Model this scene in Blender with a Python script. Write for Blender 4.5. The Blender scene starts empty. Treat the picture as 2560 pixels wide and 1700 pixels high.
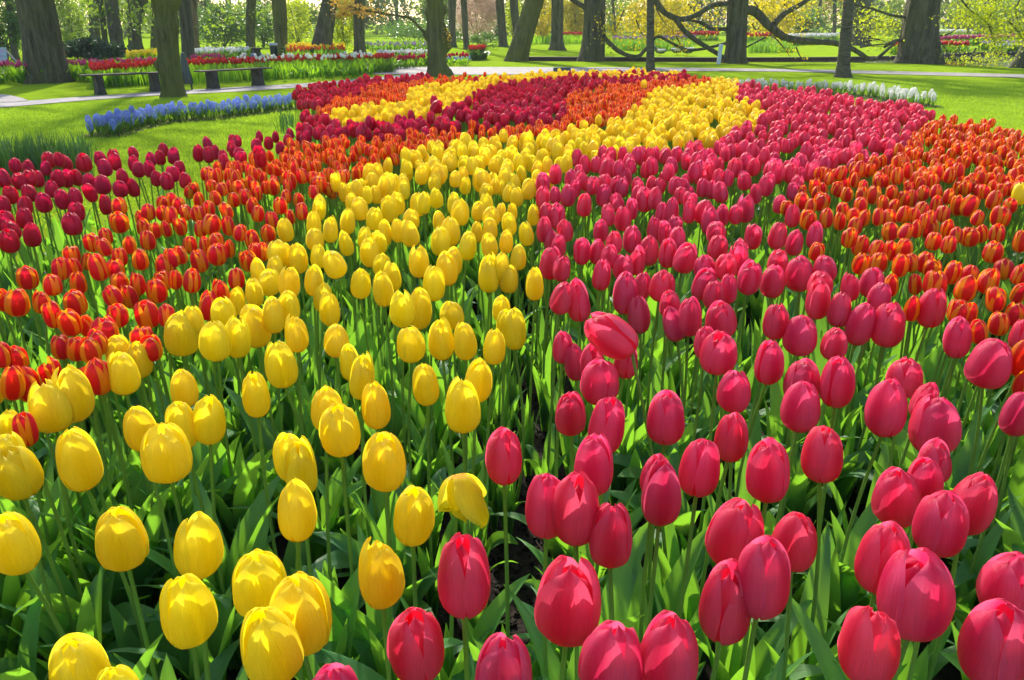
import bpy, math, random
import numpy as np
from mathutils import Vector, Matrix, Quaternion
R = math.radians
rnd = random.Random(7)
nr = np.random.default_rng(11)
PI = math.pi

# ------------------------------------------------------------------ camera, sky, sun, exposure
sc = bpy.context.scene
CAMH, PITCH, FPX = 1.35, math.atan(796/1991), 1991.0      # focal length in photograph pixels (28 mm on 36 mm)
cam_d = bpy.data.cameras.new('camera'); cam = bpy.data.objects.new('camera', cam_d)
sc.collection.objects.link(cam); sc.camera = cam
cam_d.lens = 28.0; cam_d.sensor_width = 36.0; cam_d.sensor_fit = 'HORIZONTAL'
cam_d.clip_start = 0.05; cam_d.clip_end = 3000
cam.location = (0, 0, CAMH); cam.rotation_euler = (PI/2 - PITCH, 0, 0)

SUN_EL, SUN_AZ = R(36), R(13)                              # azimuth measured left of the view direction (+Y)
sun_dir = Vector((-math.sin(SUN_AZ)*math.cos(SUN_EL), math.cos(SUN_AZ)*math.cos(SUN_EL), math.sin(SUN_EL)))
w = bpy.data.worlds.new('World'); sc.world = w; w.use_nodes = True
wn = w.node_tree; wn.nodes.clear()
sky = wn.nodes.new('ShaderNodeTexSky'); sky.sky_type = 'NISHITA'; sky.sun_disc = False
sky.sun_elevation = SUN_EL; sky.sun_rotation = -SUN_AZ; sky.air_density = 1.0; sky.dust_density = 2.0
bg = wn.nodes.new('ShaderNodeBackground'); bg.inputs['Strength'].default_value = 0.15
out = wn.nodes.new('ShaderNodeOutputWorld')
wn.links.new(sky.outputs[0], bg.inputs[0]); wn.links.new(bg.outputs[0], out.inputs[0])
sd = bpy.data.lights.new('sun', 'SUN'); sd.energy = 3.7; sd.angle = R(1.2); sd.color = (1.0, 0.93, 0.80)
so = bpy.data.objects.new('sun', sd); sc.collection.objects.link(so)
so.rotation_euler = (-sun_dir).to_track_quat('-Z', 'Y').to_euler()
so.location = (0, 0, 30)
sc.view_settings.view_transform = 'Standard'; sc.view_settings.look = 'None'
sc.view_settings.exposure = 1.05; sc.view_settings.gamma = 1.0
sc.render.engine = 'CYCLES'
sc.cycles.use_denoising = True
sc.cycles.max_bounces = 12; sc.cycles.diffuse_bounces = 7; sc.cycles.transmission_bounces = 8
sc.cycles.glossy_bounces = 3; sc.cycles.transparent_max_bounces = 8
sc.cycles.sample_clamp_indirect = 6.0
sc.cycles.caustics_reflective = False; sc.cycles.caustics_refractive = False

# ------------------------------------------------------------------ geometry helpers
CT, ST = math.cos(PITCH), math.sin(PITCH)
def ray(px, py):
    x = (px-1280)/FPX; y = -(py-850)/FPX
    return Vector((x, CT + y*ST, -ST + y*CT))
def hit(px, py, z=0.0):
    d = ray(px, py); t = (CAMH - z)/max(-d.z, 1e-4)
    return Vector((d.x*t, d.y*t, z)), t
def at_y(px, py, Y):
    d = ray(px, py); t = Y/d.y
    return Vector((d.x*t, Y, CAMH + d.z*t)), t
def proj(p):
    x, y, z = p[0], p[1], p[2]-CAMH
    dep = y*CT - z*ST; up = y*ST + z*CT
    return 1280 + FPX*x/dep, 850 - FPX*up/dep, dep

class MB:
    """collects quads with uv and a material slot"""
    def __init__(s): s.V=[]; s.Q=[]; s.U=[]; s.M=[]; s.n=0
    def add(s, V, Q, U=None, m=0):
        V = np.asarray(V, float).reshape(-1,3); Q = np.asarray(Q, int).reshape(-1,4)
        if U is None: U = np.zeros((len(V),2))
        s.V.append(V); s.Q.append(Q+s.n); s.U.append(np.asarray(U,float)); s.M.append(np.full(len(Q), m)); s.n += len(V)
        return s
    def arrays(s):
        return np.concatenate(s.V), np.concatenate(s.Q), np.concatenate(s.U), np.concatenate(s.M)
    def mesh(s, name, mats, smooth=True):
        V, Q, U, M = s.arrays()
        me = bpy.data.meshes.new(name)
        me.from_pydata(V.tolist(), [], Q.tolist())
        uv = me.uv_layers.new(name='UVMap')
        uv.data.foreach_set('uv', U[Q.ravel()].astype(np.float32).ravel())
        for m in mats: me.materials.append(m)
        me.polygons.foreach_set('material_index', M.astype(np.int32))
        me.polygons.foreach_set('use_smooth', np.full(len(Q), smooth))
        me.update()
        return me
    def build(s, name, mats, parent=None, smooth=True):
        if not isinstance(mats, (list, tuple)): mats = [mats]
        return link(name, s.mesh(name, mats, smooth), parent)
def link(name, data, parent=None, loc=None):
    o = bpy.data.objects.new(name, data); sc.collection.objects.link(o)
    if parent: o.parent = parent
    if loc is not None: o.location = loc
    return o
def tag(o, label=None, cat=None, group=None, kind=None):
    if label: o['label'] = label
    if cat: o['category'] = cat
    if group: o['group'] = group
    if kind: o['kind'] = kind
    return o
def thing(name, loc, label, cat, group=None, rz=0):
    o = link(name, None, None, loc); o.rotation_euler = (0,0,rz); o.empty_display_size = 0.1
    return tag(o, label, cat, group)

def box(mb, c, size, m=0, rz=0, taper=1.0):
    x,y,z = [s/2 for s in size]
    P = np.array([[-x,-y,-z],[x,-y,-z],[x,y,-z],[-x,y,-z],[-x*taper,-y*taper,z],[x*taper,-y*taper,z],[x*taper,y*taper,z],[-x*taper,y*taper,z]])
    ca,sa = math.cos(rz), math.sin(rz)
    P = P @ np.array([[ca,sa,0],[-sa,ca,0],[0,0,1]]) + np.array(c)
    mb.add(P, [[0,3,2,1],[4,5,6,7],[0,1,5,4],[1,2,6,5],[2,3,7,6],[3,0,4,7]], None, m)
def bevel_box(name, c, size, mat, parent, rz=0, b=0.01, taper=1.0):
    mb = MB(); box(mb, (0,0,0), size, 0, 0, taper); o = mb.build(name, mat, parent, smooth=False)
    o.location = c; o.rotation_euler = (0,0,rz)
    md = o.modifiers.new('bevel','BEVEL'); md.width = b; md.segments = 2
    return o
def frames(P):
    P = np.asarray(P, float); T = np.gradient(P, axis=0); T /= np.linalg.norm(T, axis=1)[:,None]+1e-9
    ref = np.array([0.0,0,1]) if abs(T[0][2]) < .8 else np.array([0.0,1,0])
    A = np.cross(T, ref); A /= np.linalg.norm(A, axis=1)[:,None]+1e-9
    B = np.cross(T, A)
    return T, A, B
def tube(mb, P, rad, n=8, m=0, wob=0.0, vs=1.0):
    P = np.asarray(P, float); rad = np.broadcast_to(np.asarray(rad, float), (len(P),))
    T,A,B = frames(P)
    th = np.linspace(0, 2*PI, n, endpoint=False)
    rr = rad[:,None]*(1+wob*nr.normal(size=(len(P),n)))
    V = P[:,None,:] + rr[...,None]*(np.cos(th)[None,:,None]*A[:,None,:] + np.sin(th)[None,:,None]*B[:,None,:])
    U = np.stack([np.broadcast_to(th[None]/(2*PI),(len(P),n)), np.broadcast_to((np.arange(len(P))*vs)[:,None],(len(P),n))],-1)
    i = np.arange(len(P)-1)[:,None]; j = np.arange(n)[None]
    Q = np.stack([i*n+j, i*n+(j+1)%n, (i+1)*n+(j+1)%n, (i+1)*n+j], -1).reshape(-1,4)
    mb.add(V.reshape(-1,3), Q, U.reshape(-1,2), m)
def smooth_path(pts, n=6):
    pts = [np.array(p, float) for p in pts]; P = [2*pts[0]-pts[1]] + pts + [2*pts[-1]-pts[-2]]; o = []
    for i in range(1, len(P)-2):
        for k in range(n):
            t = k/n; p0,p1,p2,p3 = P[i-1:i+3]
            o.append(.5*((2*p1)+(-p0+p2)*t+(2*p0-5*p1+4*p2-p3)*t*t+(-p0+3*p1-3*p2+p3)*t**3))
    o.append(pts[-1]); return np.array(o)
def grid(nu, nv):
    i = np.arange(nv)[:,None]; j = np.arange(nu)[None]; s = nu+1
    return np.stack([i*s+j, i*s+j+1, (i+1)*s+j+1, (i+1)*s+j], -1).reshape(-1,4)
def rotz(a):
    c,s = math.cos(a), math.sin(a); return np.array([[c,-s,0],[s,c,0],[0,0,1.0]])

# ------------------------------------------------------------------ materials
def newmat(name):
    m = bpy.data.materials.new(name); m.use_nodes = True; nt = m.node_tree; nt.nodes.clear()
    o = nt.nodes.new('ShaderNodeOutputMaterial'); return m, nt, o
def N(nt, t, **kw):
    n = nt.nodes.new(t)
    for k,v in kw.items():
        if k in n.inputs: n.inputs[k].default_value = v
        else: setattr(n, k, v)
    return n
def mix_rgb(nt, a, b, fac):
    n = nt.nodes.new('ShaderNodeMix'); n.data_type = 'RGBA'
    for s, v in ((n.inputs[0], fac), (n.inputs[6], a), (n.inputs[7], b)):
        if hasattr(v, 'is_output') or isinstance(v, bpy.types.NodeSocket): nt.links.new(v, s)
        else: s.default_value = v if not isinstance(v, tuple) else (*v, 1)[:4]
    return n.outputs[2]
def ramp(nt, src, stops):
    n = nt.nodes.new('ShaderNodeValToRGB'); el = n.color_ramp.elements
    while len(el) < len(stops): el.new(0.5)
    for e,(p,c) in zip(el, stops): e.position = p; e.color = (*c,1) if isinstance(c, tuple) else (c,c,c,1)
    nt.links.new(src, n.inputs[0]); return n.outputs[0]
def noise(nt, scale, detail=3, vec=None, rough=.55):
    n = N(nt, 'ShaderNodeTexNoise', Scale=scale, Detail=detail, Roughness=rough)
    if vec is not None: nt.links.new(vec, n.inputs['Vector'])
    return n.outputs['Fac']
def bump(nt, h, strength=.3, dist=.01):
    n = N(nt, 'ShaderNodeBump', Strength=strength, Distance=dist); nt.links.new(h, n.inputs['Height']); return n.outputs[0]
def scaled(nt, vec, s):
    n = nt.nodes.new('ShaderNodeMapping'); n.inputs['Scale'].default_value = s; nt.links.new(vec, n.inputs[0]); return n.outputs[0]

def thin_mat(name, make_col, trans=.45, rough=.4, spec=.4, tcol=None, bump_s=0.0, bump_scale=60):
    """thin living tissue: a glossy reflecting side and a translucent side"""
    m, nt, o = newmat(name)
    col = make_col(nt)
    p = N(nt, 'ShaderNodeBsdfPrincipled', Roughness=rough); p.inputs['Specular IOR Level'].default_value = spec
    t = N(nt, 'ShaderNodeBsdfTranslucent')
    mx = N(nt, 'ShaderNodeMixShader'); mx.inputs[0].default_value = trans
    nt.links.new(col, p.inputs['Base Color'])
    if tcol is None: nt.links.new(col, t.inputs[0])
    else: nt.links.new(tcol(nt, col), t.inputs[0])
    if bump_s:
        bump_s = bump_s*1.8
        uv = N(nt, 'ShaderNodeTexCoord').outputs['UV']
        b = bump(nt, noise(nt, bump_scale, 2, scaled(nt, uv, (1, .06, 1))), bump_s, .002)
        nt.links.new(b, p.inputs['Normal'])
    nt.links.new(p.outputs[0], mx.inputs[1]); nt.links.new(t.outputs[0], mx.inputs[2]); nt.links.new(mx.outputs[0], o.inputs[0])
    return m

def petal_mat(name, mid, edge, base, e0=.35, e1=.75, var=.12, trans=.5, rough=.30):
    def col(nt):
        uv = N(nt, 'ShaderNodeTexCoord').outputs['UV']
        sx = N(nt, 'ShaderNodeSeparateXYZ'); nt.links.new(uv, sx.inputs[0])
        a = N(nt, 'ShaderNodeMath', operation='ABSOLUTE'); nt.links.new(sx.outputs[0], a.inputs[0])
        streak = noise(nt, 14, 3, scaled(nt, uv, (1.0, .18, 1)))
        ad = N(nt, 'ShaderNodeMath', operation='MULTIPLY_ADD'); ad.inputs[1].default_value = .35; nt.links.new(streak, ad.inputs[0]); nt.links.new(a.outputs[0], ad.inputs[2])
        f = ramp(nt, ad.outputs[0], [(e0, 0.0), (e1, 1.0)])
        c = mix_rgb(nt, mid, edge, f)
        fb = ramp(nt, sx.outputs[1], [(0.02, 1.0), (0.16, 0.0)])
        c = mix_rgb(nt, c, base, fb)
        oi = N(nt, 'ShaderNodeObjectInfo').outputs['Random']
        pos = N(nt, 'ShaderNodeNewGeometry').outputs['Position']
        nz = noise(nt, 9.0, 1, pos)
        h = N(nt, 'ShaderNodeHueSaturation'); nt.links.new(c, h.inputs['Color'])
        mr = N(nt, 'ShaderNodeMapRange'); nt.links.new(nz, mr.inputs[0]); mr.inputs[1].default_value=.3; mr.inputs[2].default_value=.7
        mr.inputs[3].default_value = 1-var; mr.inputs[4].default_value = 1+var; vn = noise(nt, 70, 2, scaled(nt, uv, (1.0, .05, 1)))
        vr = N(nt, 'ShaderNodeMapRange'); nt.links.new(vn, vr.inputs[0]); vr.inputs[1].default_value=.35; vr.inputs[2].default_value=.65; vr.inputs[3].default_value=.86; vr.inputs[4].default_value=1.05
        vm = N(nt, 'ShaderNodeMath', operation='MULTIPLY'); nt.links.new(mr.outputs[0], vm.inputs[0]); nt.links.new(vr.outputs[0], vm.inputs[1])
        nt.links.new(vm.outputs[0], h.inputs['Value'])
        mr2 = N(nt, 'ShaderNodeMapRange'); nt.links.new(oi, mr2.inputs[0]); mr2.inputs[3].default_value = .494; mr2.inputs[4].default_value = .506
        nt.links.new(mr2.outputs[0], h.inputs['Hue'])
        return h.outputs[0]
    return thin_mat(name, col, trans, rough, .45, None, .35, 40)
YEL = petal_mat('yellow_petal', (.97,.80,.013), (.99,.86,.04), (.92,.46,.01), trans=.58, var=.06)
PNK = petal_mat('pink_red_petal', (.80,.032,.115), (.92,.11,.23), (.55,.12,.04), trans=.54, var=.08)
CRM = petal_mat('crimson_petal', (.60,.003,.048), (.74,.012,.080), (.32,.02,.03), trans=.50, var=.08)
ORG = petal_mat('orange_red_petal', (.80,.010,.012), (1.0,.38,.010), (.90,.38,.02), e0=.66, e1=.78, trans=.48, var=.08)
WHT = petal_mat('white_petal', (.86,.86,.82), (.92,.92,.88), (.70,.75,.5), trans=.5)
BLU = petal_mat('blue_petal', (.28,.38,.86), (.48,.58,.95), (.20,.28,.70), trans=.3, rough=.5)
LIL = petal_mat('lilac_petal', (.50,.25,.62), (.6,.4,.7), (.4,.3,.4), trans=.3)
MAG = petal_mat('magenta_petal', (.62,.03,.16), (.70,.08,.25), (.4,.1,.1), trans=.4)
RED = petal_mat('scarlet_petal', (.74,.015,.010), (.80,.05,.01), (.5,.1,.02), trans=.45)

def leaf_mat(name, c1, c2, tr, trans=.42, rough=.38, scale=3.0, spec=.5):
    def col(nt):
        pos = N(nt, 'ShaderNodeNewGeometry').outputs['Position']
        uv = N(nt, 'ShaderNodeTexCoord').outputs['UV']
        c = mix_rgb(nt, c1, c2, ramp(nt, noise(nt, scale, 2, pos), [(.38, 0.0), (.62, 1.0)]))
        return mix_rgb(nt, c, tuple(min(1,x*1.5) for x in c2), ramp(nt, noise(nt, 30, 2, scaled(nt, uv, (1,.05,1))), [(.5,0.0),(.8,.45)]))
    def tc(nt, c):
        return mix_rgb(nt, c, tr, .8)
    return thin_mat(name, col, trans, rough, spec, tc, .25, 40)
LEAF = leaf_mat('tulip_leaf', (.070,.215,.090), (.105,.27,.070), (.32,.70,.018), trans=.48, spec=.42)
STEM = leaf_mat('tulip_stem', (.13,.27,.05), (.17,.32,.05), (.35,.55,.02), trans=.25, scale=6)
STRAP = leaf_mat('strap_leaf', (.04,.13,.03), (.075,.20,.03), (.30,.58,.015), trans=.42)
BEDLEAF = leaf_mat('bed_leaf', (.08,.24,.02), (.13,.34,.02), (.40,.70,.01), trans=.5, scale=1.0)
DARKLEAF = leaf_mat('dark_strap_leaf', (.03,.10,.035), (.05,.14,.04), (.14,.32,.02), trans=.25)
YLEAF = leaf_mat('yellow_green_leaf', (.16,.24,.012), (.30,.38,.015), (.66,.74,.012), trans=.55, rough=.5, scale=1.2)
GOLD = leaf_mat('golden_leaf', (.30,.27,.02), (.46,.38,.02), (.80,.66,.01), trans=.55, rough=.5, scale=1.2)
MLEAF = leaf_mat('spring_green_leaf', (.07,.14,.025), (.14,.22,.03), (.34,.50,.03), trans=.45, rough=.5, scale=.8)
GLEAF = leaf_mat('shrub_leaf', (.04,.11,.03), (.07,.16,.04), (.22,.42,.03), trans=.35, rough=.35, scale=.8, spec=.6)
YEW = leaf_mat('yew_leaf', (.015,.05,.02), (.035,.09,.03), (.07,.16,.03), trans=.2, rough=.6)
BLOS = leaf_mat('pink_blossom', (.50,.36,.31), (.62,.48,.42), (.80,.60,.50), trans=.5, rough=.6)
BRONZE = leaf_mat('bronze_leaf', (.40,.20,.05), (.52,.34,.06), (.80,.50,.06), trans=.5, rough=.5)
FARLEAF = leaf_mat('far_leaf', (.05,.09,.035), (.11,.15,.05), (.26,.34,.06), trans=.40, rough=.7, scale=.25)

def grass_mat():
    m, nt, o = newmat('lawn_grass')
    pos = N(nt, 'ShaderNodeNewGeometry').outputs['Position']
    c = mix_rgb(nt, (.17,.30,.012), (.29,.44,.022), ramp(nt, noise(nt, 1.4, 5, pos), [(.35,0.0),(.68,1.0)]))
    c = mix_rgb(nt, c, (.42,.56,.04), ramp(nt, noise(nt, 55, 4, pos, .7), [(.42,0.0),(.72,.75)]))
    c = mix_rgb(nt, c, (.11,.21,.008), ramp(nt, noise(nt, 120, 3, pos, .7), [(.45,0.0),(.75,.6)]))
    p = N(nt, 'ShaderNodeBsdfPrincipled', Roughness=.75); p.inputs['Specular IOR Level'].default_value = .0
    nt.links.new(c, p.inputs['Base Color'])
    b = bump(nt, noise(nt, 90, 4, pos, .75), .9, .03); nt.links.new(b, p.inputs['Normal'])
    nt.links.new(p.outputs[0], o.inputs[0]); return m
GRASS = grass_mat()
def simple(name, c1, c2, scale=8, rough=.8, bs=.4, bd=.01, spec=.3, metal=0, stretch=None):
    m, nt, o = newmat(name)
    tc = N(nt, 'ShaderNodeTexCoord').outputs['Object']
    if stretch: tc = scaled(nt, tc, stretch)
    c = mix_rgb(nt, c1, c2, ramp(nt, noise(nt, scale, 5, tc, .6), [(.35,0.0),(.65,1.0)]))
    p = N(nt, 'ShaderNodeBsdfPrincipled', Roughness=rough, Metallic=metal); p.inputs['Specular IOR Level'].default_value = spec
    nt.links.new(c, p.inputs['Base Color'])
    b = bump(nt, noise(nt, scale*3, 6, tc, .65), bs, bd); nt.links.new(b, p.inputs['Normal'])
    nt.links.new(p.outputs[0], o.inputs[0]); return m
SOIL = simple('dark_soil', (.016,.012,.009), (.05,.036,.027), 25, .95, 1.0, .03)
PATH = simple('pale_path', (.22,.20,.205), (.29,.27,.27), 3, .85, .25, .004)
STONE = simple('bench_stone', (.03,.03,.026), (.075,.07,.055), 12, .8, .5, .01)
WOOD = simple('bench_wood', (.05,.045,.035), (.09,.08,.06), 10, .85, .4, .006, .1, 0, (1,8,8))
DGREEN = simple('dark_green_paint', (.006,.022,.02), (.010,.035,.028), 5, .3, .05, .002, .6)
BLUEP = simple('pale_blue_paint', (.30,.42,.60), (.36,.48,.66), 6, .5, .05, .002)
SLATE = simple('slate_board', (.05,.08,.10), (.07,.11,.13), 6, .5, .05, .002)
def poster():
    m, nt, o = newmat('poster_print')
    tc = N(nt, 'ShaderNodeTexCoord').outputs['Object']
    v = N(nt, 'ShaderNodeTexVoronoi', Scale=9.0); nt.links.new(tc, v.inputs['Vector'])
    h = N(nt, 'ShaderNodeHueSaturation'); nt.links.new(v.outputs['Color'], h.inputs['Color']); h.inputs['Saturation'].default_value = .8; h.inputs['Value'].default_value=.6
    c = mix_rgb(nt, h.outputs[0], (.35,.35,.75), .45)
    p = N(nt, 'ShaderNodeBsdfPrincipled', Roughness=.4); nt.links.new(c, p.inputs['Base Color']); nt.links.new(p.outputs[0], o.inputs[0]); return m
POSTER = poster()
WHITEP = simple('pale_post_paint', (.50,.58,.68), (.58,.65,.74), 6, .5, .05, .002)
BIRD = simple('grey_feather', (.08,.09,.10), (.22,.22,.22), 6, .6, .3, .01)
BIRDW = simple('white_feather', (.6,.6,.58), (.75,.75,.72), 6, .6, .3, .01)
def water_mat():
    m, nt, o = newmat('canal_water')
    pos = N(nt, 'ShaderNodeNewGeometry').outputs['Position']
    p = N(nt, 'ShaderNodeBsdfPrincipled', Roughness=.06); p.inputs['Base Color'].default_value = (.022,.024,.014,1)
    nt.links.new(bump(nt, noise(nt, 3, 3, pos), .15, .02), p.inputs['Normal']); nt.links.new(p.outputs[0], o.inputs[0]); return m
WATER = water_mat()
def bark_mat(name, c1, c2, moss, ms=.5, rings=False):
    m, nt, o = newmat(name)
    tc = N(nt, 'ShaderNodeTexCoord').outputs['Object']
    st = scaled(nt, tc, (7,7,.8) if not rings else (3,3,16))
    n1 = noise(nt, 1.6, 8, st, .7)
    c = mix_rgb(nt, c1, c2, ramp(nt, n1, [(.36,0.0),(.62,1.0)]))
    c = mix_rgb(nt, c, moss, ramp(nt, noise(nt, 1.3, 4, tc), [(.5-ms*.25,0.0),(.72,ms)]))
    p = N(nt, 'ShaderNodeBsdfPrincipled', Roughness=.9); p.inputs['Specular IOR Level'].default_value = .2
    nt.links.new(c, p.inputs['Base Color']); nt.links.new(bump(nt, n1, 1.0, .12), p.inputs['Normal']); nt.links.new(p.outputs[0], o.inputs[0]); return m
BARK = bark_mat('grey_bark', (.040,.036,.025), (.18,.165,.115), (.10,.12,.03), .6)
BARKM = bark_mat('mossy_bark', (.045,.045,.022), (.17,.16,.08), (.16,.18,.03), .9)
BARKR = bark_mat('ringed_bark', (.07,.062,.045), (.22,.195,.14), (.12,.13,.05), .4, True)
BARKF = bark_mat("far_bark", (.05,.046,.034), (.15,.14,.10), (.13,.15,.06), .5)
BARKP = bark_mat('peeling_bark', (.06,.05,.035), (.30,.22,.15), (.10,.10,.04), .4)

# ------------------------------------------------------------------ setting: ground, path, soil, water
def sheet(name, pts, z, mat, kind='structure'):
    from mathutils.geometry import tessellate_polygon
    me = bpy.data.meshes.new(name)
    me.from_pydata([(p[0],p[1],z) for p in pts], [], [tuple(range(len(pts)))]); me.materials.append(mat); me.update()
    if me.polygons[0].normal.z < 0: me.flip_normals()
    o = link(name, me); tag(o, kind=kind); return o
def strip(name, top, bot, z, mat, z0=0.0):
    T = [hit(x, y, 0)[0] for x,y in top]; B = [hit(x, y, 0)[0] for x,y in bot]
    T = smooth_path(T, 5); B = smooth_path(B, 5)
    mb = MB(); n = min(len(T), len(B)); V = np.concatenate([T[:n], B[:n]]); V[:,2] = z
    mb.add(V, [[i, i+1, n+i+1, n+i][::-1] for i in range(n-1)]); o = mb.build(name, mat); tag(o, kind='structure'); return o
gm = MB(); G = 60
xs = np.linspace(-260, 260, G+1); ys = np.linspace(-40, 420, G+1); X, Y = np.meshgrid(xs, ys)
gm.add(np.stack([X, Y, np.zeros_like(X)], -1).reshape(-1,3), grid(G, G)); tag(gm.build('lawn', GRASS), kind='structure')
# pale path: from the left edge it climbs to the crossing path behind the beds
strip('path', [(-260,268),(0,257),(200,243),(382,231),(600,218),(800,206),(985,190),(1075,181)],
              [(-260,292),(0,270),(200,253),(382,240),(600,229),(800,216),(985,203),(1075,196)], .008, PATH)
strip('path', [(900,167),(1075,168),(1300,168.5),(1600,169.5),(1930,173),(2200,178),(2560,187),(3000,199)],
              [(900,186),(1075,187),(1300,187),(1600,179),(1930,179.5),(2200,186),(2560,195.5),(3000,210)], .012, PATH)
strip('path', [(-300,222),(-120,229),(0,237),(40,243),(70,252)], [(-300,256),(-120,256),(0,257),(40,256.5),(70,254)], .016, PATH)
strip('canal_water', [(1290,148),(1500,148.5),(1800,149),(2060,149),(2300,145),(2450,136),(2900,132)],
                     [(1290,153),(1500,154),(1800,156),(2060,156),(2300,160),(2450,166),(2900,176)], .006, WATER)

def bank(line, h, mat):
    L = smooth_path([tuple(hit(x,y,0)[0]) for x,y in line], 6); n = len(L); mb = MB()
    V = np.concatenate([L+[0,0,-.02], L+[0,0,h], L+[0,.35,h+.01], L+[0,.9,.0]])
    mb.add(V, [[r*n+i, r*n+i+1, (r+1)*n+i+1, (r+1)*n+i] for r in range(3) for i in range(n-1)]); tag(mb.build('canal_bank', mat), kind='structure')
bank([(1290,149),(1500,150),(1800,151),(2060,150),(2240,147),(2300,145),(2450,137),(2900,132)], .09, simple('bank_board', (.03,.022,.016), (.06,.045,.03), 6))
# ------------------------------------------------------------------ tulip parts (templates as arrays)
HH, HW = .104, .067          # height and width of a bloom
TT = [0,.08,.18,.30,.42,.55,.68,.80,.90,.96,1.0]
TZ = [0,.025,.11,.25,.39,.54,.69,.82,.92,.975,1.0]
TR = [.12,.50,.82,.97,1.0,.95,.87,.73,.56,.42,.27]
def head_arrays(nu, nv, seed, opn=0.0, wide=1.0, rag=1.0, inner=True):
    r_ = np.random.default_rng(seed); mb = MB()
    for layer in ((0,1) if inner else (0,)):
        for k in range(3):
            c = (k*120 + layer*60)*PI/180 + r_.normal()*.08
            zs = 1 + r_.normal()*.05*rag + .01*layer; rs = (1.0 if layer == 0 else .91)*(1 + r_.normal()*.02*rag)
            o = opn + abs(r_.normal())*.07*rag; skew = r_.normal()*.10*rag
            t = (np.linspace(0.0, 1, nv+1)**.92)[:,None]; a = np.linspace(-1, 1, nu+1)[None]
            z = HH*np.interp(t, TT, TZ)*zs
            tipr = .17 if layer else .03
            rr = HW/2*(np.interp(t, TT, TR) - tipr*t**6)*rs*wide
            rr = rr*(1+ .9*o*t**2.2) + HW*.5*o*.25*t**4
            shape = np.power(np.clip(1-np.power(t, 6.0+2*layer),0,1), .5)*(.70+.30*np.sin(np.clip(t*PI*.9,0,PI/2)))
            hw = (1.12 if layer == 0 else 1.12)*shape*(1 - .25*np.clip(o*1.5,0,1)*t)
            ang = c + a*hw + skew*t*t
            wav = .02*np.sin(3*a + seed + 5*t + k*2)*t**2*rag
            ridge = .035*np.exp(-(a/.15)**2)*np.clip(t*1.4-.2,0,1) + .012*np.cos(a*9+seed+k)*t
            r2 = rr*(1 + (.02 if layer == 0 else -.03)*np.abs(a)**2.5 + (.05*np.abs(a)**8 if layer == 0 else 0) + wav + ridge) + (.0012 if layer == 0 else 0)
            # the tips fold inwards a little in the middle
            x = r2*np.cos(ang); y = r2*np.sin(ang)
            zz = z - HH*.032*np.power(np.abs(a),2.0)*np.clip(t-.5,0,1)*1.8 + HH*.014*t**8*np.cos(a*3+seed)*rag + 0*x
            V = np.stack([x, y, zz], -1).reshape(-1,3)
            U = np.stack([np.broadcast_to(a, x.shape), np.broadcast_to(t, x.shape)], -1).reshape(-1,2)
            mb.add(V, grid(nu, nv), U)
    V,Q,U,M = mb.arrays(); V = V*np.array([.965,.965,.975]); return V,Q,U,M
def leaf_arrays(mb, L, W, az, lean, droop, twist, nv=9, nu=4, base=.004, m=0, z0=0.0, fold=.35, curl=0):
    t = np.linspace(0,1,nv+1)[:,None]; a = np.linspace(-1,1,nu+1)[None]
    th = lean + droop*t**2                                   # angle from vertical
    ds = L/nv
    cx = np.concatenate([[0], np.cumsum(np.sin(th[1:,0])*ds)])[:,None]; cz = np.concatenate([[0], np.cumsum(np.cos(th[1:,0])*ds)])[:,None]
    wd = W/2*np.power(np.sin(PI*np.clip(.10+.90*t,0,1)**.82),.75)
    wd[-1] = .0004
    fo = fold*(1-t*.5)
    side = a*wd*np.cos(fo); up = np.abs(a)*wd*np.sin(fo)     # channelled blade
    tw = twist*t
    nx = np.cos(th); nz = -np.sin(th)                        # blade normal points inwards/up
    y = side*np.cos(tw) ; off = up + side*np.sin(tw)
    x = cx + base - nx*off*1.0; z = cz - nz*off + z0
    wv = .06*W*np.sin(9*t + az*3)*np.abs(a)*a**2; z = z + wv
    V = np.stack([x+0*a, y+0*x, z+0*a], -1).reshape(-1,3) @ rotz(az).T
    U = np.stack([np.broadcast_to(a,(nv+1,nu+1)), np.broadcast_to(t,(nv+1,nu+1))],-1).reshape(-1,2)
    mb.add(V, grid(nu,nv), U, m)
def foliage_arrays(seed, n=4, nv=9, nu=4, hscale=1.0):
    q = random.Random(seed); mb = MB(); a0 = q.random()*6.28
    for i in range(n):
        L = q.uniform(.28,.45)*hscale*(1.0 if i < 3 else .8); W = q.uniform(.050,.088)*(1.12 if i == 0 else .9)
        leaf_arrays(mb, L, W, a0 + i*2.4 + q.uniform(-.4,.4), q.uniform(.04,.30), q.uniform(.05,.7) if q.random() < .72 else q.uniform(.9,1.8), q.uniform(-.8,.8), nv, nu, fold=q.uniform(.2,.55))
    return mb.arrays()
def stem_arrays(seed, n=7, nr_=7, r=.0038):
    q = random.Random(seed); mb = MB(); t = np.linspace(0,1,n+1); b1, b2 = q.uniform(-.05,.05), q.uniform(-.05,.05)
    P = np.stack([b1*np.sin(PI*t)*.5, b2*np.sin(PI*t)*.5, t], -1)
    th = np.linspace(0,2*PI,nr_,endpoint=False); rad = r*(1.15-.25*t)
    V = P[:,None,:] + rad[:,None,None]*np.stack([np.cos(th),np.sin(th),0*th],-1)[None]
    i = np.arange(n)[:,None]; j = np.arange(nr_)[None]
    Q = np.stack([i*nr_+j, i*nr_+(j+1)%nr_, (i+1)*nr_+(j+1)%nr_, (i+1)*nr_+j], -1).reshape(-1,4)
    U = np.stack([np.broadcast_to(th/6.28,(n+1,nr_)), np.broadcast_to(t[:,None],(n+1,nr_))],-1).reshape(-1,2)
    mb.add(V.reshape(-1,3), Q, U); return mb.arrays()
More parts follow.
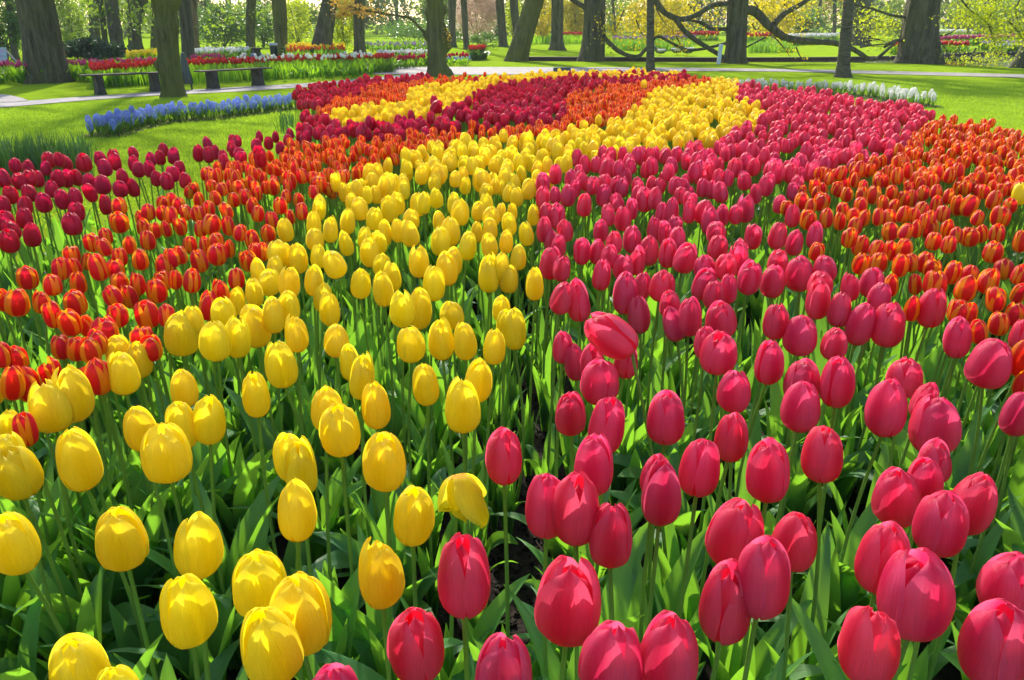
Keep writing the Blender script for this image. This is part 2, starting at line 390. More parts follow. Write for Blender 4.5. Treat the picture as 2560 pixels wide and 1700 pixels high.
def to_mesh(name, arr, mat):
    mb = MB(); V,Q,U,M = arr; mb.add(V,Q,U); return mb.mesh(name, [mat])

KIND = {'y': ('yellow_tulip', YEL), 'p': ('pink_tulip', PNK), 'c': ('crimson_tulip', CRM), 'o': ('orange_tulip', ORG)}
HEADHI = {}
for k in KIND:
    HEADHI[k] = [to_mesh('bloom', head_arrays(12, 16, 10+i, (0,.0,.1,.05,.0,.16,.3,.0,.22,.06,.0,.42)[i] + (.10 if k == 'o' else 0), (1,1.05,1.0,.93,1.08,1.0,1.0,.97,1.03,1.08,.92,.95)[i], (.7,1.0,.6,.9,1.1,.8,1.6,.5,1.2,1.2,.8,1.8)[i]), KIND[k][1]) for i in range(12)]
FOLHI = [to_mesh('foliage', foliage_arrays(100+i, 6), LEAF) for i in range(12)]
FOLBIG = [to_mesh('foliage', foliage_arrays(200+i, 8, 12, 6), LEAF) for i in range(10)]
STEMHI = [to_mesh('stem', stem_arrays(300+i), STEM) for i in range(8)]
HEADLO = {k: [head_arrays(4, 6, 40+i, (0,.12,.05,.34)[i] + (.12 if k == 'o' else 0), 1.02) for i in range(4)] for k in KIND}
HEADFAR = [head_arrays(3, 4, 60+i, .15, 1.05) for i in range(3)]
FOLLO = [foliage_arrays(400+i, 4, 5, 2) for i in range(6)]
STEMLO = [stem_arrays(500+i, 3, 4) for i in range(4)]

# ------------------------------------------------------------------ where the tulips stand
SOILZ, HEADZ = .02, .66
ABC = {'A': (0,850,1.8444), 'B': (850,850,1.8447), 'C': (1660,850,1.8444), 'D': (0,300,2.6133), 'E': (850,300,2.6133), 'F': (1660,300,2.6133)}
LISTS = {
('A','y'): "340,899@;545,50,110,130;640,90,125,165;565,148,152,200;1293,110,155,215;330,250,155,250;232,307,180,225;45,410,110,190;40,520,150,180;75,605,195,245;358,550,185,285;645,405,160,205;838,385,155,230;850,220,135,175;765,515,205,270;965,370,145,215;1178,250,145,210;1505,315,140,210;1567,410,180,245;1335,535,150,230;1385,585,170,260;1365,785,190,265;555,910,235,290;60,930,200,290;910,945,200,285;862,1240,235,325;1195,1115,230,290;1380,1255,260,345;1245,1400,275,350;365,1530,250,330;550,1640,200,280",
('A','p'): "1550,1640,220,300",
('A','o'): "70,85,145,110;60,195,90,160;130,205,110,160;240,165,100,130;405,180,110,120;455,165,90,170;115,410,105,160",
('B','y'): "45,105,110,165;103,168,140,210;165,300,155,215;395,200,132,200;637,185,120,215;567,300,150,250;205,553,200,275;340,805,185,280;187,1072,218,305",
('B','p'): "758,535,180,260;570,1080,272,390;352,1400,230,330;755,1525,270,330;690,1650,160,250;1085,100,110,170;1165,110,120,180;1320,90,130,170;1200,195,170,200;1062,338,155,210;1230,390,175,265;1170,572,190,275;955,760,170,295;1090,780,200,315;1250,893,215,290;1055,1200,275,370;1255,1480,270,370;1518,1452,270,380;1482,702,195,300;1455,620,150,200",
('C','p'): "250,60,165,190;485,100,148,205;325,232,148,210;310,445,165,225;9,355,190,245;165,580,200,275;480,595,195,300;733,520,200,255;635,185,190,200;635,300,180,240;800,190,170,240;1110,170,170,180;1030,310,205,265;1200,280,130,180;1250,390,215,260;1250,560,170,120;1505,100,230,235;1630,335,130,210;335,890,265,310;605,920,210,265;455,1090,270,360;285,1210,250,350;1075,720,210,270;1200,640,170,200;1280,840,220,290;1420,750,210,290;1010,1000,240,330;1160,1170,290,370;1600,1130,230,290;1530,1400,270,380;950,1400,280,350",
('C','o'): "1650,80,90,180;1660,205,70,100",
('D','c'): "870,215,75,85;875,285,80,110;905,320,90,110;975,320,75,110;985,255,85,90;1045,245,70,100;1065,195,85,90;1135,235,80,110;1170,310,95,95;1020,380,75,95;1090,400,90,115;1212,395,95,95;1130,355,70,80;1295,215,70,115;1360,225,80,110;1405,210,60,100;1460,275,80,110;1525,200,70,90;1565,220,80,90;1575,250,90,70;1520,130,60,80;1550,140,55,75;1675,165,75,90;1693,110,55,70;1755,150,65,90;1800,110,50,75;1880,130,60,80;1895,90,50,70;1830,185,90,85;1965,120,65,85;100,295,75,100;185,310,95,100;300,315,65,90;320,260,105,110;435,280,90,100;385,260,60,80;548,280,110,120;655,255,90,110;740,235,80,90;755,280,85,100;680,310,100,120;20,380,60,125;130,400,90,90;195,380,80,90;245,385,100,110;380,380,90,120;440,390,90,90;500,375,90,110;580,395,80,90;670,420,105,130;590,480,90,115;785,450,90,100;870,440,85,125;800,370,90,100;70,490,95,115;190,480,100,110;335,450,110,100;285,540,100,130;405,520,95,130;490,500,90,120;165,560,100,100;25,550,90,120;690,550,90,135;160,640,120,140;500,600,120,120;470,680,130,145;30,660,110,110;60,790,125,155;210,745,120,165;70,720,90,110;1455,240,60,80;1510,170,60,80;1355,150,60,70",
('D','o'): "780,565,110,110;780,670,125,135;970,600,100,110;930,640,100,90;1060,540,80,90;1120,520,90,100;1170,560,100,110;1240,470,100,90;1300,520,80,100;1265,450,90,80;1380,430,90,90;1405,510,95,100;1215,605,80,100;1290,610,90,110;1360,580,75,90;1120,620,80,110;1060,610,70,90;1085,710,85,110;1180,700,90,110;1010,720,80,100;935,700,100,110;965,785,105,130;845,815,90,105;1380,680,130,140;1310,710,90,110;1490,690,90,130;1480,600,100,100;1525,520,90,100;1600,500,90,110;1650,560,100,110;1685,610,90,110;1570,735,85,110;1775,650,90,110;1750,740,95,120;1645,780,95,120;1895,635,70,100;1970,595,90,115;1830,560,90,110;1950,520,80,100;1870,500,80,90;1450,450,80,90;1560,440,80,90;1680,480,80,90;1740,440,80,90;1790,430,80,110;1880,430,70,90;2050,470,80,90;2140,450,70,90;600,800,110,120;680,830,110,120;690,760,80,80;470,885,95,100;395,970,120,150;485,960,80,100;570,920,80,120;640,960,130,180;780,895,100,110;755,975,110,120;915,910,125,140;1080,950,115,140;1120,900,100,130;1180,880,90,120;1240,810,130,110;1300,920,130,150;1420,875,130,145;1500,840,80,120;1415,790,80,80;1340,820,70,100;1145,1040,60,90;180,1030,170,150;345,1075,130,140;510,1065,120,150;275,1190,140,150;110,1190,160,180;345,1280,120,160;490,1190,150,170;460,1325,140,170;565,1345,80,110;780,1060,120,100;735,1150,110,150;845,1150,120,165;900,1070,110,150;1020,1115,145,160;1060,1050,110,110;1255,1050,120,155;770,1280,130,140;960,1270,150,180;1090,1275,105,150;1545,1035,120,140;1620,920,110,140;1670,860,80,100;1720,860,70,100;1440,1110,120,110;1370,1215,110,190;680,1390,190,200;500,1490,160,150;400,1480,130,150;590,1500,140,140;930,1430,130,150;985,1490,110,120;10,1530,90,120;640,1450,140,150;10,1180,60,110",
('D','y'): "1865,720,105,150;2085,590,100,130;2050,675,110,165;2160,715,105,170;2090,545,90,110;1945,905,125,190;1870,880,80,130;1810,860,100,110;2080,890,100,130;2180,940,150,190;1685,990,115,170;1800,985,120,200;1760,1060,100,120;1890,1060,150,210;2050,1050,140,200;2110,1160,150,190;2155,1235,150,220;1660,1125,130,190;1545,1180,130,190;1460,1270,165,220;1660,1340,190,290;1790,1270,130,240;1885,1220,160,240;1935,1395,170,240;1185,1390,225,290;1265,1310,130,180;1405,1440,200,260;1550,1420,150,260;2200,1440,170,190;2060,780,80,90",
('E','y'): "25,470,60,130;110,445,90,120;175,490,75,120;70,530,90,120;130,580,110,150;50,660,110,175;40,805,95,165;290,430,100,150;345,440,70,100;320,580,125,180;375,545,100,150;420,460,80,120;225,645,110,150;290,740,110,170;165,770,70,120;195,865,120,190;255,800,100,150;380,720,75,160;455,740,125,175;465,650,110,130;505,550,115,160;550,540,60,150;560,410,80,130;630,510,110,135;635,410,75,110;515,925,125,205;275,945,90,120;340,1020,120,190;135,1065,135,205;280,1100,160,240;650,660,90,140;660,790,125,195;720,725,115,190;785,600,120,175;745,545,100,150;835,820,120,190;745,920,110,190;700,970,140,220;615,1065,155,230;405,1235,85,240;520,1230,175,270;895,730,85,140;905,595,80,110;955,550,110,140;955,465,90,100;990,630,100,110;980,710,110,150;975,820,110,160;1050,600,75,120;1105,680,90,150;1125,600,70,110;1085,790,105,160;1215,740,90,165;1265,620,85,140;975,1000,150,250;1055,960,100,190;1105,1035,110,190;1165,895,120,170;1270,1070,140,215;1055,1230,120,180;1140,1365,160,270;1080,1330,110,200;730,1270,130,150;660,1430,190,270;815,1440,155,250;460,1460,195,240;1010,1480,175,230;1155,500,95,130;1230,450,90,140;1095,480,70,110;1010,430,80,110;1055,440,60,90;1270,440,70,120;820,430,75,110;870,400,70,110;775,400,80,110;1130,400,80,110",
('E','p'): "1455,400,90,115;1325,505,95,145;1405,490,80,120;1490,490,110,150;1540,450,80,120;1595,555,105,150;1725,490,110,150;1650,430,90,120;1840,440,110,130;1810,540,85,110;1750,620,95,150;1850,640,110,170;1905,590,80,120;1990,520,120,160;2060,510,90,150;1945,480,80,110;2100,600,80,120;1335,715,125,170;1350,600,75,90;1420,630,110,170;1470,720,110,150;1380,930,170,220;1430,820,100,150;1375,780,100,130;1450,970,90,170;1580,860,110,170;1685,860,115,170;1705,720,110,150;1760,890,115,130;1790,800,120,140;1910,780,120,180;2055,710,115,160;2020,850,130,200;1710,1010,145,205;1865,1130,190,280;1975,1080,120,180;1945,930,110,170;1850,960,130,140;2100,1080,150,210;1455,1160,120,220;1555,1180,170,270;1950,1270,160,250;1455,1480,130,200;2085,430,90,110",
('F','p'): "50,590,115,170;70,690,110,130;110,490,80,80;165,600,100,150;120,430,110,110;255,440,90,130;370,470,110,140;600,480,85,135;530,580,120,180;470,620,80,110;260,600,130,160;300,660,120,180;380,620,100,150;170,540,80,80;755,550,95,120;840,625,115,150;25,870,120,190;90,770,90,90;140,900,155,200;350,830,160,150;345,740,100,100;500,870,100,150;580,770,125,150;745,755,110,180;855,800,135,170;985,755,120,175;265,960,130,120;265,1070,170,210;400,960,150,170;490,920,110,200;325,1140,155,190;420,1100,120,200;560,1030,150,230;715,1050,165,220;745,930,110,90;885,1000,190,235;1050,970,160,180;1005,1170,180,260;1020,1070,120,110;1150,1240,150,220;1215,1090,140,190;1360,1060,180,200;1410,1150,190,150;1750,1220,195,270;1290,1330,150,290;1465,1340,210,280;895,1400,250,270;1110,1460,200,210;730,1310,170,240;375,1300,240,250;270,1450,130,220;20,1080,90,170;40,1200,130,150;165,1280,170,265;60,1330,170,230;1920,1420,200,270;2335,1400,60,150;5,750,90,150",
('F','o'): "1120,445,60,90;1195,485,95,95;900,470,100,90;900,530,110,110;985,440,100,100;1040,450,80,90;1030,535,110,120;960,560,90,90;800,570,90,100;940,650,110,130;1060,640,100,130;1150,660,90,120;1170,590,80,90;1370,490,95,120;1290,480,70,80;1285,550,90,90;1430,545,85,110;1490,470,100,95;1565,520,90,110;1620,510,70,110;1690,480,80,100;1780,470,90,100;1780,550,80,110;1860,500,70,100;1930,450,90,100;1920,560,90,130;1995,560,110,140;1680,590,100,110;1565,615,90,115;1630,620,70,90;1820,610,95,110;1250,690,100,120;1240,620,80,90;1310,640,70,110;1470,640,100,110;1400,630,80,120;1475,725,115,130;1580,730,90,110;1650,710,80,120;1735,710,120,130;1850,710,80,120;1760,790,110,120;1860,810,110,120;1910,750,80,110;1995,760,120,130;2075,740,80,120;2175,740,100,120;2160,520,90,130;2050,640,110,90;2200,630,120,140;2330,790,100,150;1210,770,100,130;1285,820,120,140;1390,840,120,120;1480,860,70,90;1570,840,110,140;1290,940,110,140;1400,930,170,140;1545,950,90,150;1615,930,70,90;1710,930,120,140;1755,970,100,90;1890,1000,105,150;1770,1070,170,170;1480,1080,110,150;1640,1070,90,140;1970,1100,150,170;2000,1010,110,100;2120,1050,150,170;2220,970,120,140;2150,860,130,145;2165,1180,135,145;1620,1230,110,170;1920,1250,110,130;1990,1270,90,150;2055,1380,100,130;2190,1330,150,150;2290,1270,120,150;2320,1130,90,130;1000,860,100,110;2320,1010,80,100;1600,450,70,80;2020,430,80,80;2090,470,90,90;2250,450,90,100;2260,560,90,100;1740,640,80,100;1500,560,70,90;1700,660,70,90",
('F','y'): "2325,480,90,150",
}
plants = []       # kind, head centre (x,y,z), scale, wide, px, py, special
def app_h(t, phi, s=1.0):
    return s*math.hypot(HH*math.cos(phi), HW*math.sin(phi))*FPX/t
for (a, k), s in LISTS.items():
    x0, y0, q = ABC[a]
    for it in s.split(';'):
        if '@' in it: continue
        f = [float(v) for v in it.split(',')]
        px, py, wq, hq = x0+f[0]/q, y0+f[1]/q, f[2]/q, f[3]/q
        if py < 462 and k != 'c' : continue
        z = HEADZ + rnd.uniform(-.025,.025)
        P, t = hit(px, py, z)
        phi = math.atan2(CAMH-z, P.y)
        s1 = hq/app_h(t, phi)
        lo, hi = (.74, 1.12) if k != 'o' else (.58, .95)
        if s1 > hi:                                # taller plant, nearer the lens
            kk = min(s1/hi, 1.18); t2 = t/kk; d = ray(px, py); P = Vector((d.x*t2, d.y*t2, CAMH + d.z*t2)); s1 = min(s1/kk, hi)
        s1 = max(lo, s1)
        ratio = (wq/hq)/.74
        plants.append([k, P, s1, max(.9, min(1.18, ratio)), px, py, None])
# special blooms
def special(k, px, py, s, tilt, az, tag_, z=.70):
    P,_ = hit(px, py, z); plants.append([k, P, s, 1.0, px, py, (tilt, az, tag_)])
special('p', 1530, 838, 1.08, R(52), R(170), 'lean', .76)
special('y', 1156, 1236, .66, R(158), R(300), 'wilt', .62)
special('c', 1090, 267, 1.1, R(35), R(0), 'lean', .74)

def inside(poly, x, y):
    c = False; n = len(poly); j = n-1
    for i in range(n):
        if (poly[i][1] > y) != (poly[j][1] > y) and x < (poly[j][0]-poly[i][0])*(y-poly[i][1])/(poly[j][1]-poly[i][1])+poly[i][0]: c = not c
        j = i
    return c
S_ = 1.0843
def W(poly): return [tuple(hit(x*S_, y*S_, HEADZ)[0][:2]) for x,y in poly]     # drift outlines as ground plans
DRIFTS = [
 ('c', W([(672,222),(700,204),(830,186),(985,176),(990,186),(850,203),(842,220),(800,225),(735,248),(700,246)]), .115),
 ('o', W([(722,256),(800,226),(842,222),(850,203),(985,188),(1060,183),(1190,182),(1190,186),(1060,193),(960,204),(935,236),(850,250),(745,266)]), .082),
 ('y', W([(745,270),(850,250),(935,240),(958,205),(1060,193),(1200,178),(1280,170),(1440,168),(1580,174),(1580,182),(1290,183),(1160,194),(1108,214),(1070,243),(1000,266),(900,278),(770,288)]), .105),
 ('c', W([(684,285),(724,264),(770,288),(900,276),(1000,268),(1070,243),(1108,214),(1160,196),(1290,183),(1400,173),(1575,173),(1600,184),(1560,190),(1430,197),(1335,213),(1302,232),(1312,262),(1290,285),(1200,288),(1130,290),(1060,298),(960,306),(900,316),(800,316),(684,322)]), .115),
 ('o', W([(1302,232),(1335,213),(1430,198),(1560,190),(1640,184),(1640,196),(1505,214),(1480,242),(1440,272),(1385,282),(1250,312),(1180,322),(1050,332),(960,350),(862,388),(780,430),(640,430),(500,430),(440,430),(500,392),(610,365),(684,335),(900,322),(1000,312),(1130,302),(1200,294),(1290,286),(1315,262)]), .086),
 ('y', W([(1480,244),(1505,214),(1640,196),(1640,186),(1700,188),(1702,236),(1765,252),(1752,290),(1640,326),(1500,350),(1340,362),(1290,395),(1240,430),(740,432),(862,390),(960,352),(1050,334),(1250,314),(1385,284),(1440,272)]), .112),
 ('p', W([(1700,196),(1750,206),(1880,212),(2000,238),(2110,248),(2155,266),(2100,296),(2088,345),(1990,372),(1895,398),(1832,432),(1240,432),(1290,397),(1340,364),(1500,352),(1640,328),(1752,292),(1768,254),(1702,238)]), .118),
 ('o', W([(2172,278),(2361,308),(2700,360),(2700,432),(1832,432),(1895,400),(1990,374),(2088,347),(2110,305)]), .090),
 # off the sides of the picture
 ('c', W([(-1100,400),(-30,330),(-30,560),(-1100,560)]), .13),
 ('o', W([(-1400,560),(-30,560),(-30,860),(-1400,860)]), .13),
 ('y', W([(-1800,860),(-40,860),(-50,1700),(-1800,1700)]), .14),
 ('o', W([(2400,432),(3600,432),(3600,860),(2400,860)]), .12),
 ('p', W([(2420,860),(4100,860),(4100,1700),(2440,1700)]), .14),
]
for k, poly, sp in DRIFTS:
    xs = [p[0] for p in poly]; ys = [p[1] for p in poly]
    y = min(ys); row = 0
    while y < max(ys):
        x = min(xs) + (sp/2 if row % 2 else 0)
        while x < max(xs):
            jx, jy = x+rnd.uniform(-.42,.42)*sp, y+rnd.uniform(-.42,.42)*sp
            if inside(poly, jx, jy):
                z = HEADZ + rnd.gauss(0,.020) + (.03 if rnd.random() < .04 else 0)
                px, py, t = proj((jx, jy, z))
                sc_ = rnd.uniform(.76,.96) if k != 'o' else rnd.uniform(.58,.74)
                plants.append([k, Vector((jx,jy,z)), sc_, rnd.uniform(.93,1.1), px, py, None])
            x += sp
        y += sp*.87; row += 1
# a few strays of another colour
for px, py, k in ((1478,215,'c'),(1085,252,'c'),(1190,200,'c'),(1610,210,'y'),(1905,300,'p'),(650,395,'c')):
    P,_ = hit(px, py, .72); plants.append([k, P, .95, 1.0, px, py, None])

# ------------------------------------------------------------------ build the tulips
LAB = {
'y': ('large yellow tulip in the front rows, left of the bare soil strip', 'closed yellow tulip in the middle of the broad yellow drift', 'small distant yellow tulip in the upper yellow drift'),
'p': ('large pinkish red tulip in the front rows, right of the bare soil strip', 'pinkish red tulip in the middle of the pink drift', 'small distant pinkish red tulip near the white hyacinths'),
'c': ('crimson tulip at the left edge of the bed beside the lawn', 'crimson tulip in the bank behind the yellow and orange drifts', 'small distant crimson tulip at the far end of the bed'),
'o': ('orange edged red tulip in the drift left of the yellow tulips', 'orange edged red tulip in the drift right of the pink tulips', 'small distant orange edged red tulip in the upper drift')}
GRP = {'y': 'yellow tulips in the big bed', 'p': 'pinkish red tulips in the big bed', 'c': 'crimson tulips in the big bed', 'o': 'orange edged red tulips in the big bed'}
UNIQ = [  # (px, py, kind) -> label; photograph pixels of the bloom
 ((1156,1232,'y'), 'wilted yellow tulip with drooping crumpled petals in the front rows'),
 ((1527,840,'p'), 'large pink tulip leaning over with its open cup tilted to the left'),
 ((1090,267,'c'), 'crimson tulip leaning over the yellow ones, its pointed bloom tilted sideways'),
 ((1261,1140,'p'), 'lone pinkish red tulip among the yellow ones, on the edge of the bare soil'),
 ((1159,1435,'p'), 'big pinkish red tulip in front of the bare soil, beside the last yellow tulip'),
 ((1041,1609,'p'), 'pinkish red tulip at the bottom, lowest one left of the bare soil'),
 ((2550,484,'y'), 'lone yellow tulip standing in the orange drift at the right edge'),
 ((301,1343,'y'), 'broad yellow tulip with a ragged left side, second row from the bottom left'),
 ((467,1522,'y'), 'yellow tulip with a small petal bent out on its left, bottom left'),
 ((675,1609,'y'), 'biggest yellow tulip, cut by the bottom edge of the picture'),
 ((748,1530,'y'), 'yellow tulip just behind the biggest one at the bottom edge'),
 ((648,1454,'y'), 'yellow tulip above the pair of biggest yellow blooms at the bottom'),
 ((198,1679,'y'), 'yellow tulip cut off by the bottom edge in the left corner'),
 ((493,1362,'y'), 'yellow tulip with a straight right side rising to a corner'),
 ((951,1431,'y'), 'yellow tulip with orange tinted petals directly left of the biggest pink bloom'),
 ((1034,1286,'y'), 'pointed yellow tulip just left below the wilted one'),
 ((961,1150,'y'), 'yellow tulip on its own, left above the wilted one'),
 ((1336,1160,'y'), 'orange yellow tulip standing alone at the head of the bare soil strip'),
 ((1422,1500,'p'), 'rounded pink tulip right of the bare soil, above the bottom pair'),
 ((1530,1652,'p'), 'left one of the pair of pink tulips at the bottom edge'),
 ((1673,1637,'p'), 'right one of the pair of pink tulips at the bottom edge'),
 ((1815,1506,'p'), 'egg shaped pink tulip in front of a taller pink one, lower right'),
 ((1907,1441,'p'), 'tall pink tulip directly behind the egg shaped one, lower right'),
 ((2289,1484,'p'), 'wide pink tulip with a creased front petal, lower right'),
 ((2354,1305,'p'), 'pink tulip with a rounded shield like front petal, right side'),
 ((2175,1609,'p'), 'pink tulip with a curled lip, cut by the bottom edge at the right'),
 ((2490,1609,'p'), 'pink tulip in the lower right corner'),
 ((2476,904,'p'), 'broad many lobed pink tulip at the upper end of the right front rows'),
 ((1920,1173,'p'), 'pink tulip with one shrivelled dark petal at its base'),
]
plants.sort(key=lambda p: proj(p[1])[2])
count = {k: 0 for k in KIND}; rest = {k: [] for k in KIND}; protos = {}
sun_h = np.array([sun_dir.x, sun_dir.y])
def plant_geometry(p):
    k, P, s, wide, px, py, sp = p
    tilt, az = (abs(rnd.gauss(0, R(4.5 if py > 850 else 7))), rnd.uniform(0, 6.28)) if sp is None else (sp[0], sp[1])
    ax = Vector((math.sin(tilt)*math.cos(az), math.sin(tilt)*math.sin(az), math.cos(tilt)))
    hb = P - ax*(HH*s*.5)                      # foot of the bloom
    if sp is None: base = Vector((hb.x - ax.x*.12 + rnd.gauss(0,.018), hb.y - ax.y*.12 + rnd.gauss(0,.018) + .02, SOILZ))
    else: base = Vector((hb.x - ax.x*.16, hb.y - ax.y*.16, SOILZ))
    return ax, hb, base
STRIP = [hit(x,y,SOILZ)[0] for x,y in ((1335,800),(1345,922),(1340,1050),(1325,1180),(1300,1320),(1262,1430),(1205,1560),(1180,1700))]
def near_strip(b):
    return min((Vector((b.x,b.y,SOILZ))-(q*(1-f)+r*f)).length for q,r in zip(STRIP,STRIP[1:]) for f in (0,.33,.66))
for p in plants:
    k, P, s, wide, px, py, sp = p
    if count[k] >= 298 or px < -60 or px > 2620 or py > 1800:
        rest[k].append(p); continue
    count[k] += 1
    ax, hb, base = plant_geometry(p)
    dep = proj(P)[2]
    if k == 'o': lab = LAB[k][0] if px < 1100 and dep < 6 else (LAB[k][1] if dep < 6 else LAB[k][2])
    elif k == 'c': lab = LAB[k][0] if px < 760 else (LAB[k][1] if dep < 7.5 else LAB[k][2])
    else: lab = LAB[k][0] if py > 850 else (LAB[k][1] if dep < 4 else LAB[k][2])
    grp = GRP[k]
    for (ux, uy, uk), ul in UNIQ:
        if uk == k and abs(ux-px) < 14 and abs(uy-py) < 14: lab = ul; break
    root = thing(KIND[k][0], base, lab, 'tulip', grp)
    near = dep < 2.2
    st = rnd.choice(STEMHI); o = link('stem', st, root)
    v = hb - base + ax*.004
    q = Vector((0,0,1)).rotation_difference(v)
    o.rotation_mode = 'QUATERNION'; o.rotation_quaternion = q @ Quaternion((0,0,1), rnd.uniform(0,6)); o.scale = (1 if near else .95, 1 if near else .95, v.length)
    if sp and sp[2] == 'wilt':
        hd = link('bloom', to_mesh('bloom', head_arrays(12, 14, 77, 1.05, 1.15, 4.5), YEL), root)
    else:
        hd = link('bloom', HEADHI[k][rnd.choice((0,1,2,3,4,5,7,9,10,0,1,4,7,9,10,2,3,7,0,10) if (near and k != 'o') else (0,1,2,3,4,5,7,9,10,0,1,4,7,9,10,8,6,11,2,3))] if not sp else HEADHI[k][6], root)
    hd.rotation_mode = 'QUATERNION'
    hd.rotation_quaternion = Vector((0,0,1)).rotation_difference(ax) @ Quaternion((0,0,1), rnd.uniform(0,6.28))
    hd.location = hb - base; ws = s*wide; hd.scale = (ws, ws*rnd.uniform(.96,1.04), s)
    fo = link('foliage', rnd.choice(FOLBIG if near else FOLHI), root); fs = rnd.uniform(.85,1.12)
    fo.rotation_euler = (0,0,rnd.uniform(0,6.28)); fo.scale = (fs,fs,fs*rnd.uniform(.9,1.1))
    if near_strip(base) < .16: fo.scale = (fs*.5,fs*.5,fs*.85)

def rot_batch(axv, spin):
    out = []
    for a, s in zip(axv, spin):
        q = Vector((0,0,1)).rotation_difference(a) @ Quaternion((0,0,1), s); out.append(np.array(q.to_matrix()))
    return np.array(out)
def scatter_mass(name, items, heads, petal, label, cat, fol=FOLLO, stems=STEMLO, leafm=LEAF, fh=1.0, soilz=SOILZ):
    """items: list of (ax, head_base, base, scale, wide); ONE mesh"""
    mb = MB()
    idx = [rnd.randrange(12) for _ in items]
    for variant in range(12):
        sel = [it for it, i in zip(items, idx) if i == variant]
        if not sel: continue
        n = len(sel)
        Rm = rot_batch([s[0] for s in sel], [rnd.uniform(0,6.28) for _ in sel])
        hb = np.array([s[1] for s in sel]); bs = np.array([s[2] for s in sel]); sca = np.array([s[3] for s in sel]); wd = np.array([s[4] for s in sel])
        def put(arr, m, S, Rr, T):
            V,Q,U,_ = arr; VV = np.einsum('nij,vnj->nvi', Rr, V[:,None,:]*S[None]) + T[:,None,:]
            nv = len(V); mb.add(VV.reshape(-1,3), (Q[None]+(np.arange(n)*nv)[:,None,None]).reshape(-1,4), np.tile(U,(n,1)), m)
        put(heads[variant % len(heads)], 0, np.stack([sca*wd, sca*wd, sca], -1), Rm, hb)
        vec = [Vector(h-b) for h,b in zip(hb, bs)]
        Rs = rot_batch(vec, [0]*n); L = np.array([v.length for v in vec])
        if stems: put(stems[variant % len(stems)], 1, np.stack([L*0+1,L*0+1,L], -1), Rs, bs)
        if fol:
            Rz = np.array([rotz(rnd.uniform(0,6.28)) for _ in sel]); fs = np.array([rnd.uniform(.85,1.1)*fh for _ in sel])
            put(fol[variant % len(fol)], 2, np.stack([fs,fs,fs], -1), Rz, bs)
    o = mb.build(name, [petal, STEM, leafm]); tag(o, label, cat, kind='stuff'); return o
for k in KIND:
    items = []
    for p in rest[k]:
        ax, hb, base = plant_geometry(p); items.append((ax, hb, base, p[2], p[3]))
    word = {'y':'yellow','p':'pinkish red','c':'crimson','o':'orange edged red'}[k]
    if items: scatter_mass(KIND[k][0]+'_drift', items, HEADLO[k], KIND[k][1], f'mass of small {word} tulips filling the far part of their drifts', 'tulips')

# soil under the whole bed
hull = [(-700,400),(-30,372),(200,350),(430,352),(600,325),(690,290),(668,224),(830,184),(985,174),(1280,168),(1450,166),(1590,172),(1700,186),(1900,210),(2040,238),(2160,262),(2361,306),(2900,380)]
bed = [hit(x*S_, y*S_, HEADZ)[0] for x,y in hull]
bp = [(-6.0,-.4)] + [(p.x, p.y) for p in bed] + [(6.0,-.4)]
sheet('bed_soil', bp, .020, SOIL)
# loose crumbs of soil over the bare strip
cr = MB()
for i in range(900):
    j_ = rnd.randrange(len(STRIP)-1); c_ = STRIP[j_].lerp(STRIP[j_+1], rnd.random()); x, y = c_.x+rnd.gauss(0,.09), c_.y+rnd.gauss(0,.05); s = rnd.uniform(.003,.011)
    V = nr.normal(size=(8,3))*.25*s + s*np.array([[-1,-1,-1],[1,-1,-1],[1,1,-1],[-1,1,-1],[-1,-1,1],[1,-1,1],[1,1,1],[-1,1,1]])*.5
    cr.add(V + np.array([x,y,.022+s*.3]), [[0,3,2,1],[4,5,6,7],[0,1,5,4],[1,2,6,5],[2,3,7,6],[3,0,4,7]])
tag(cr.build('soil_crumbs', SOIL, smooth=False), 'crumbly dark soil along the bare strip between yellow and pink tulips', 'soil', kind='stuff')

gb = MB()
def blades(n, region):
    xs = [p[0] for p in region]; ys = [p[1] for p in region]; P = []
    while len(P) < n:
        x, y = rnd.uniform(min(xs),max(xs)), rnd.uniform(min(ys),max(ys))
        if inside(region, x, y) and not inside(bp, x, y): P.append((x,y))
    P = np.array(P); a = nr.uniform(0,2*PI,n); h = nr.uniform(.014,.034,n); wd = nr.uniform(.0025,.005,n)
    dx, dy = np.cos(a)*wd, np.sin(a)*wd; lx, ly = nr.normal(size=n)*.010, nr.normal(size=n)*.010; z = np.zeros(n)
    V = np.stack([np.stack([P[:,0]-dx,P[:,1]-dy,z],-1), np.stack([P[:,0]+dx,P[:,1]+dy,z],-1), np.stack([P[:,0]+dx*.3+lx,P[:,1]+dy*.3+ly,h],-1), np.stack([P[:,0]-dx*.3+lx,P[:,1]-dy*.3+ly,h],-1)],1)
    gb.add(V.reshape(-1,3), np.arange(n*4).reshape(-1,4))
LR = [tuple(hit(x,y,0)[0][:2]) for x,y in ((-150,282),(180,262),(380,248),(620,236),(760,226),(780,300),(620,420),(330,520),(-60,620),(-200,560))]
RR_ = [tuple(hit(x,y,0)[0][:2]) for x,y in ((1700,200),(2200,198),(2760,215),(2800,520),(2400,420),(2200,330),(1900,260))]
blades(90000, LR); blades(60000, RR_)
GBL = leaf_mat('grass_blade', (.15,.28,.012), (.26,.40,.02), (.48,.70,.03), trans=.45, rough=.6, scale=2.5)
tag(gb.build('grass', GBL), 'short green lawn grass around the big tulip bed', 'grass', kind='stuff')
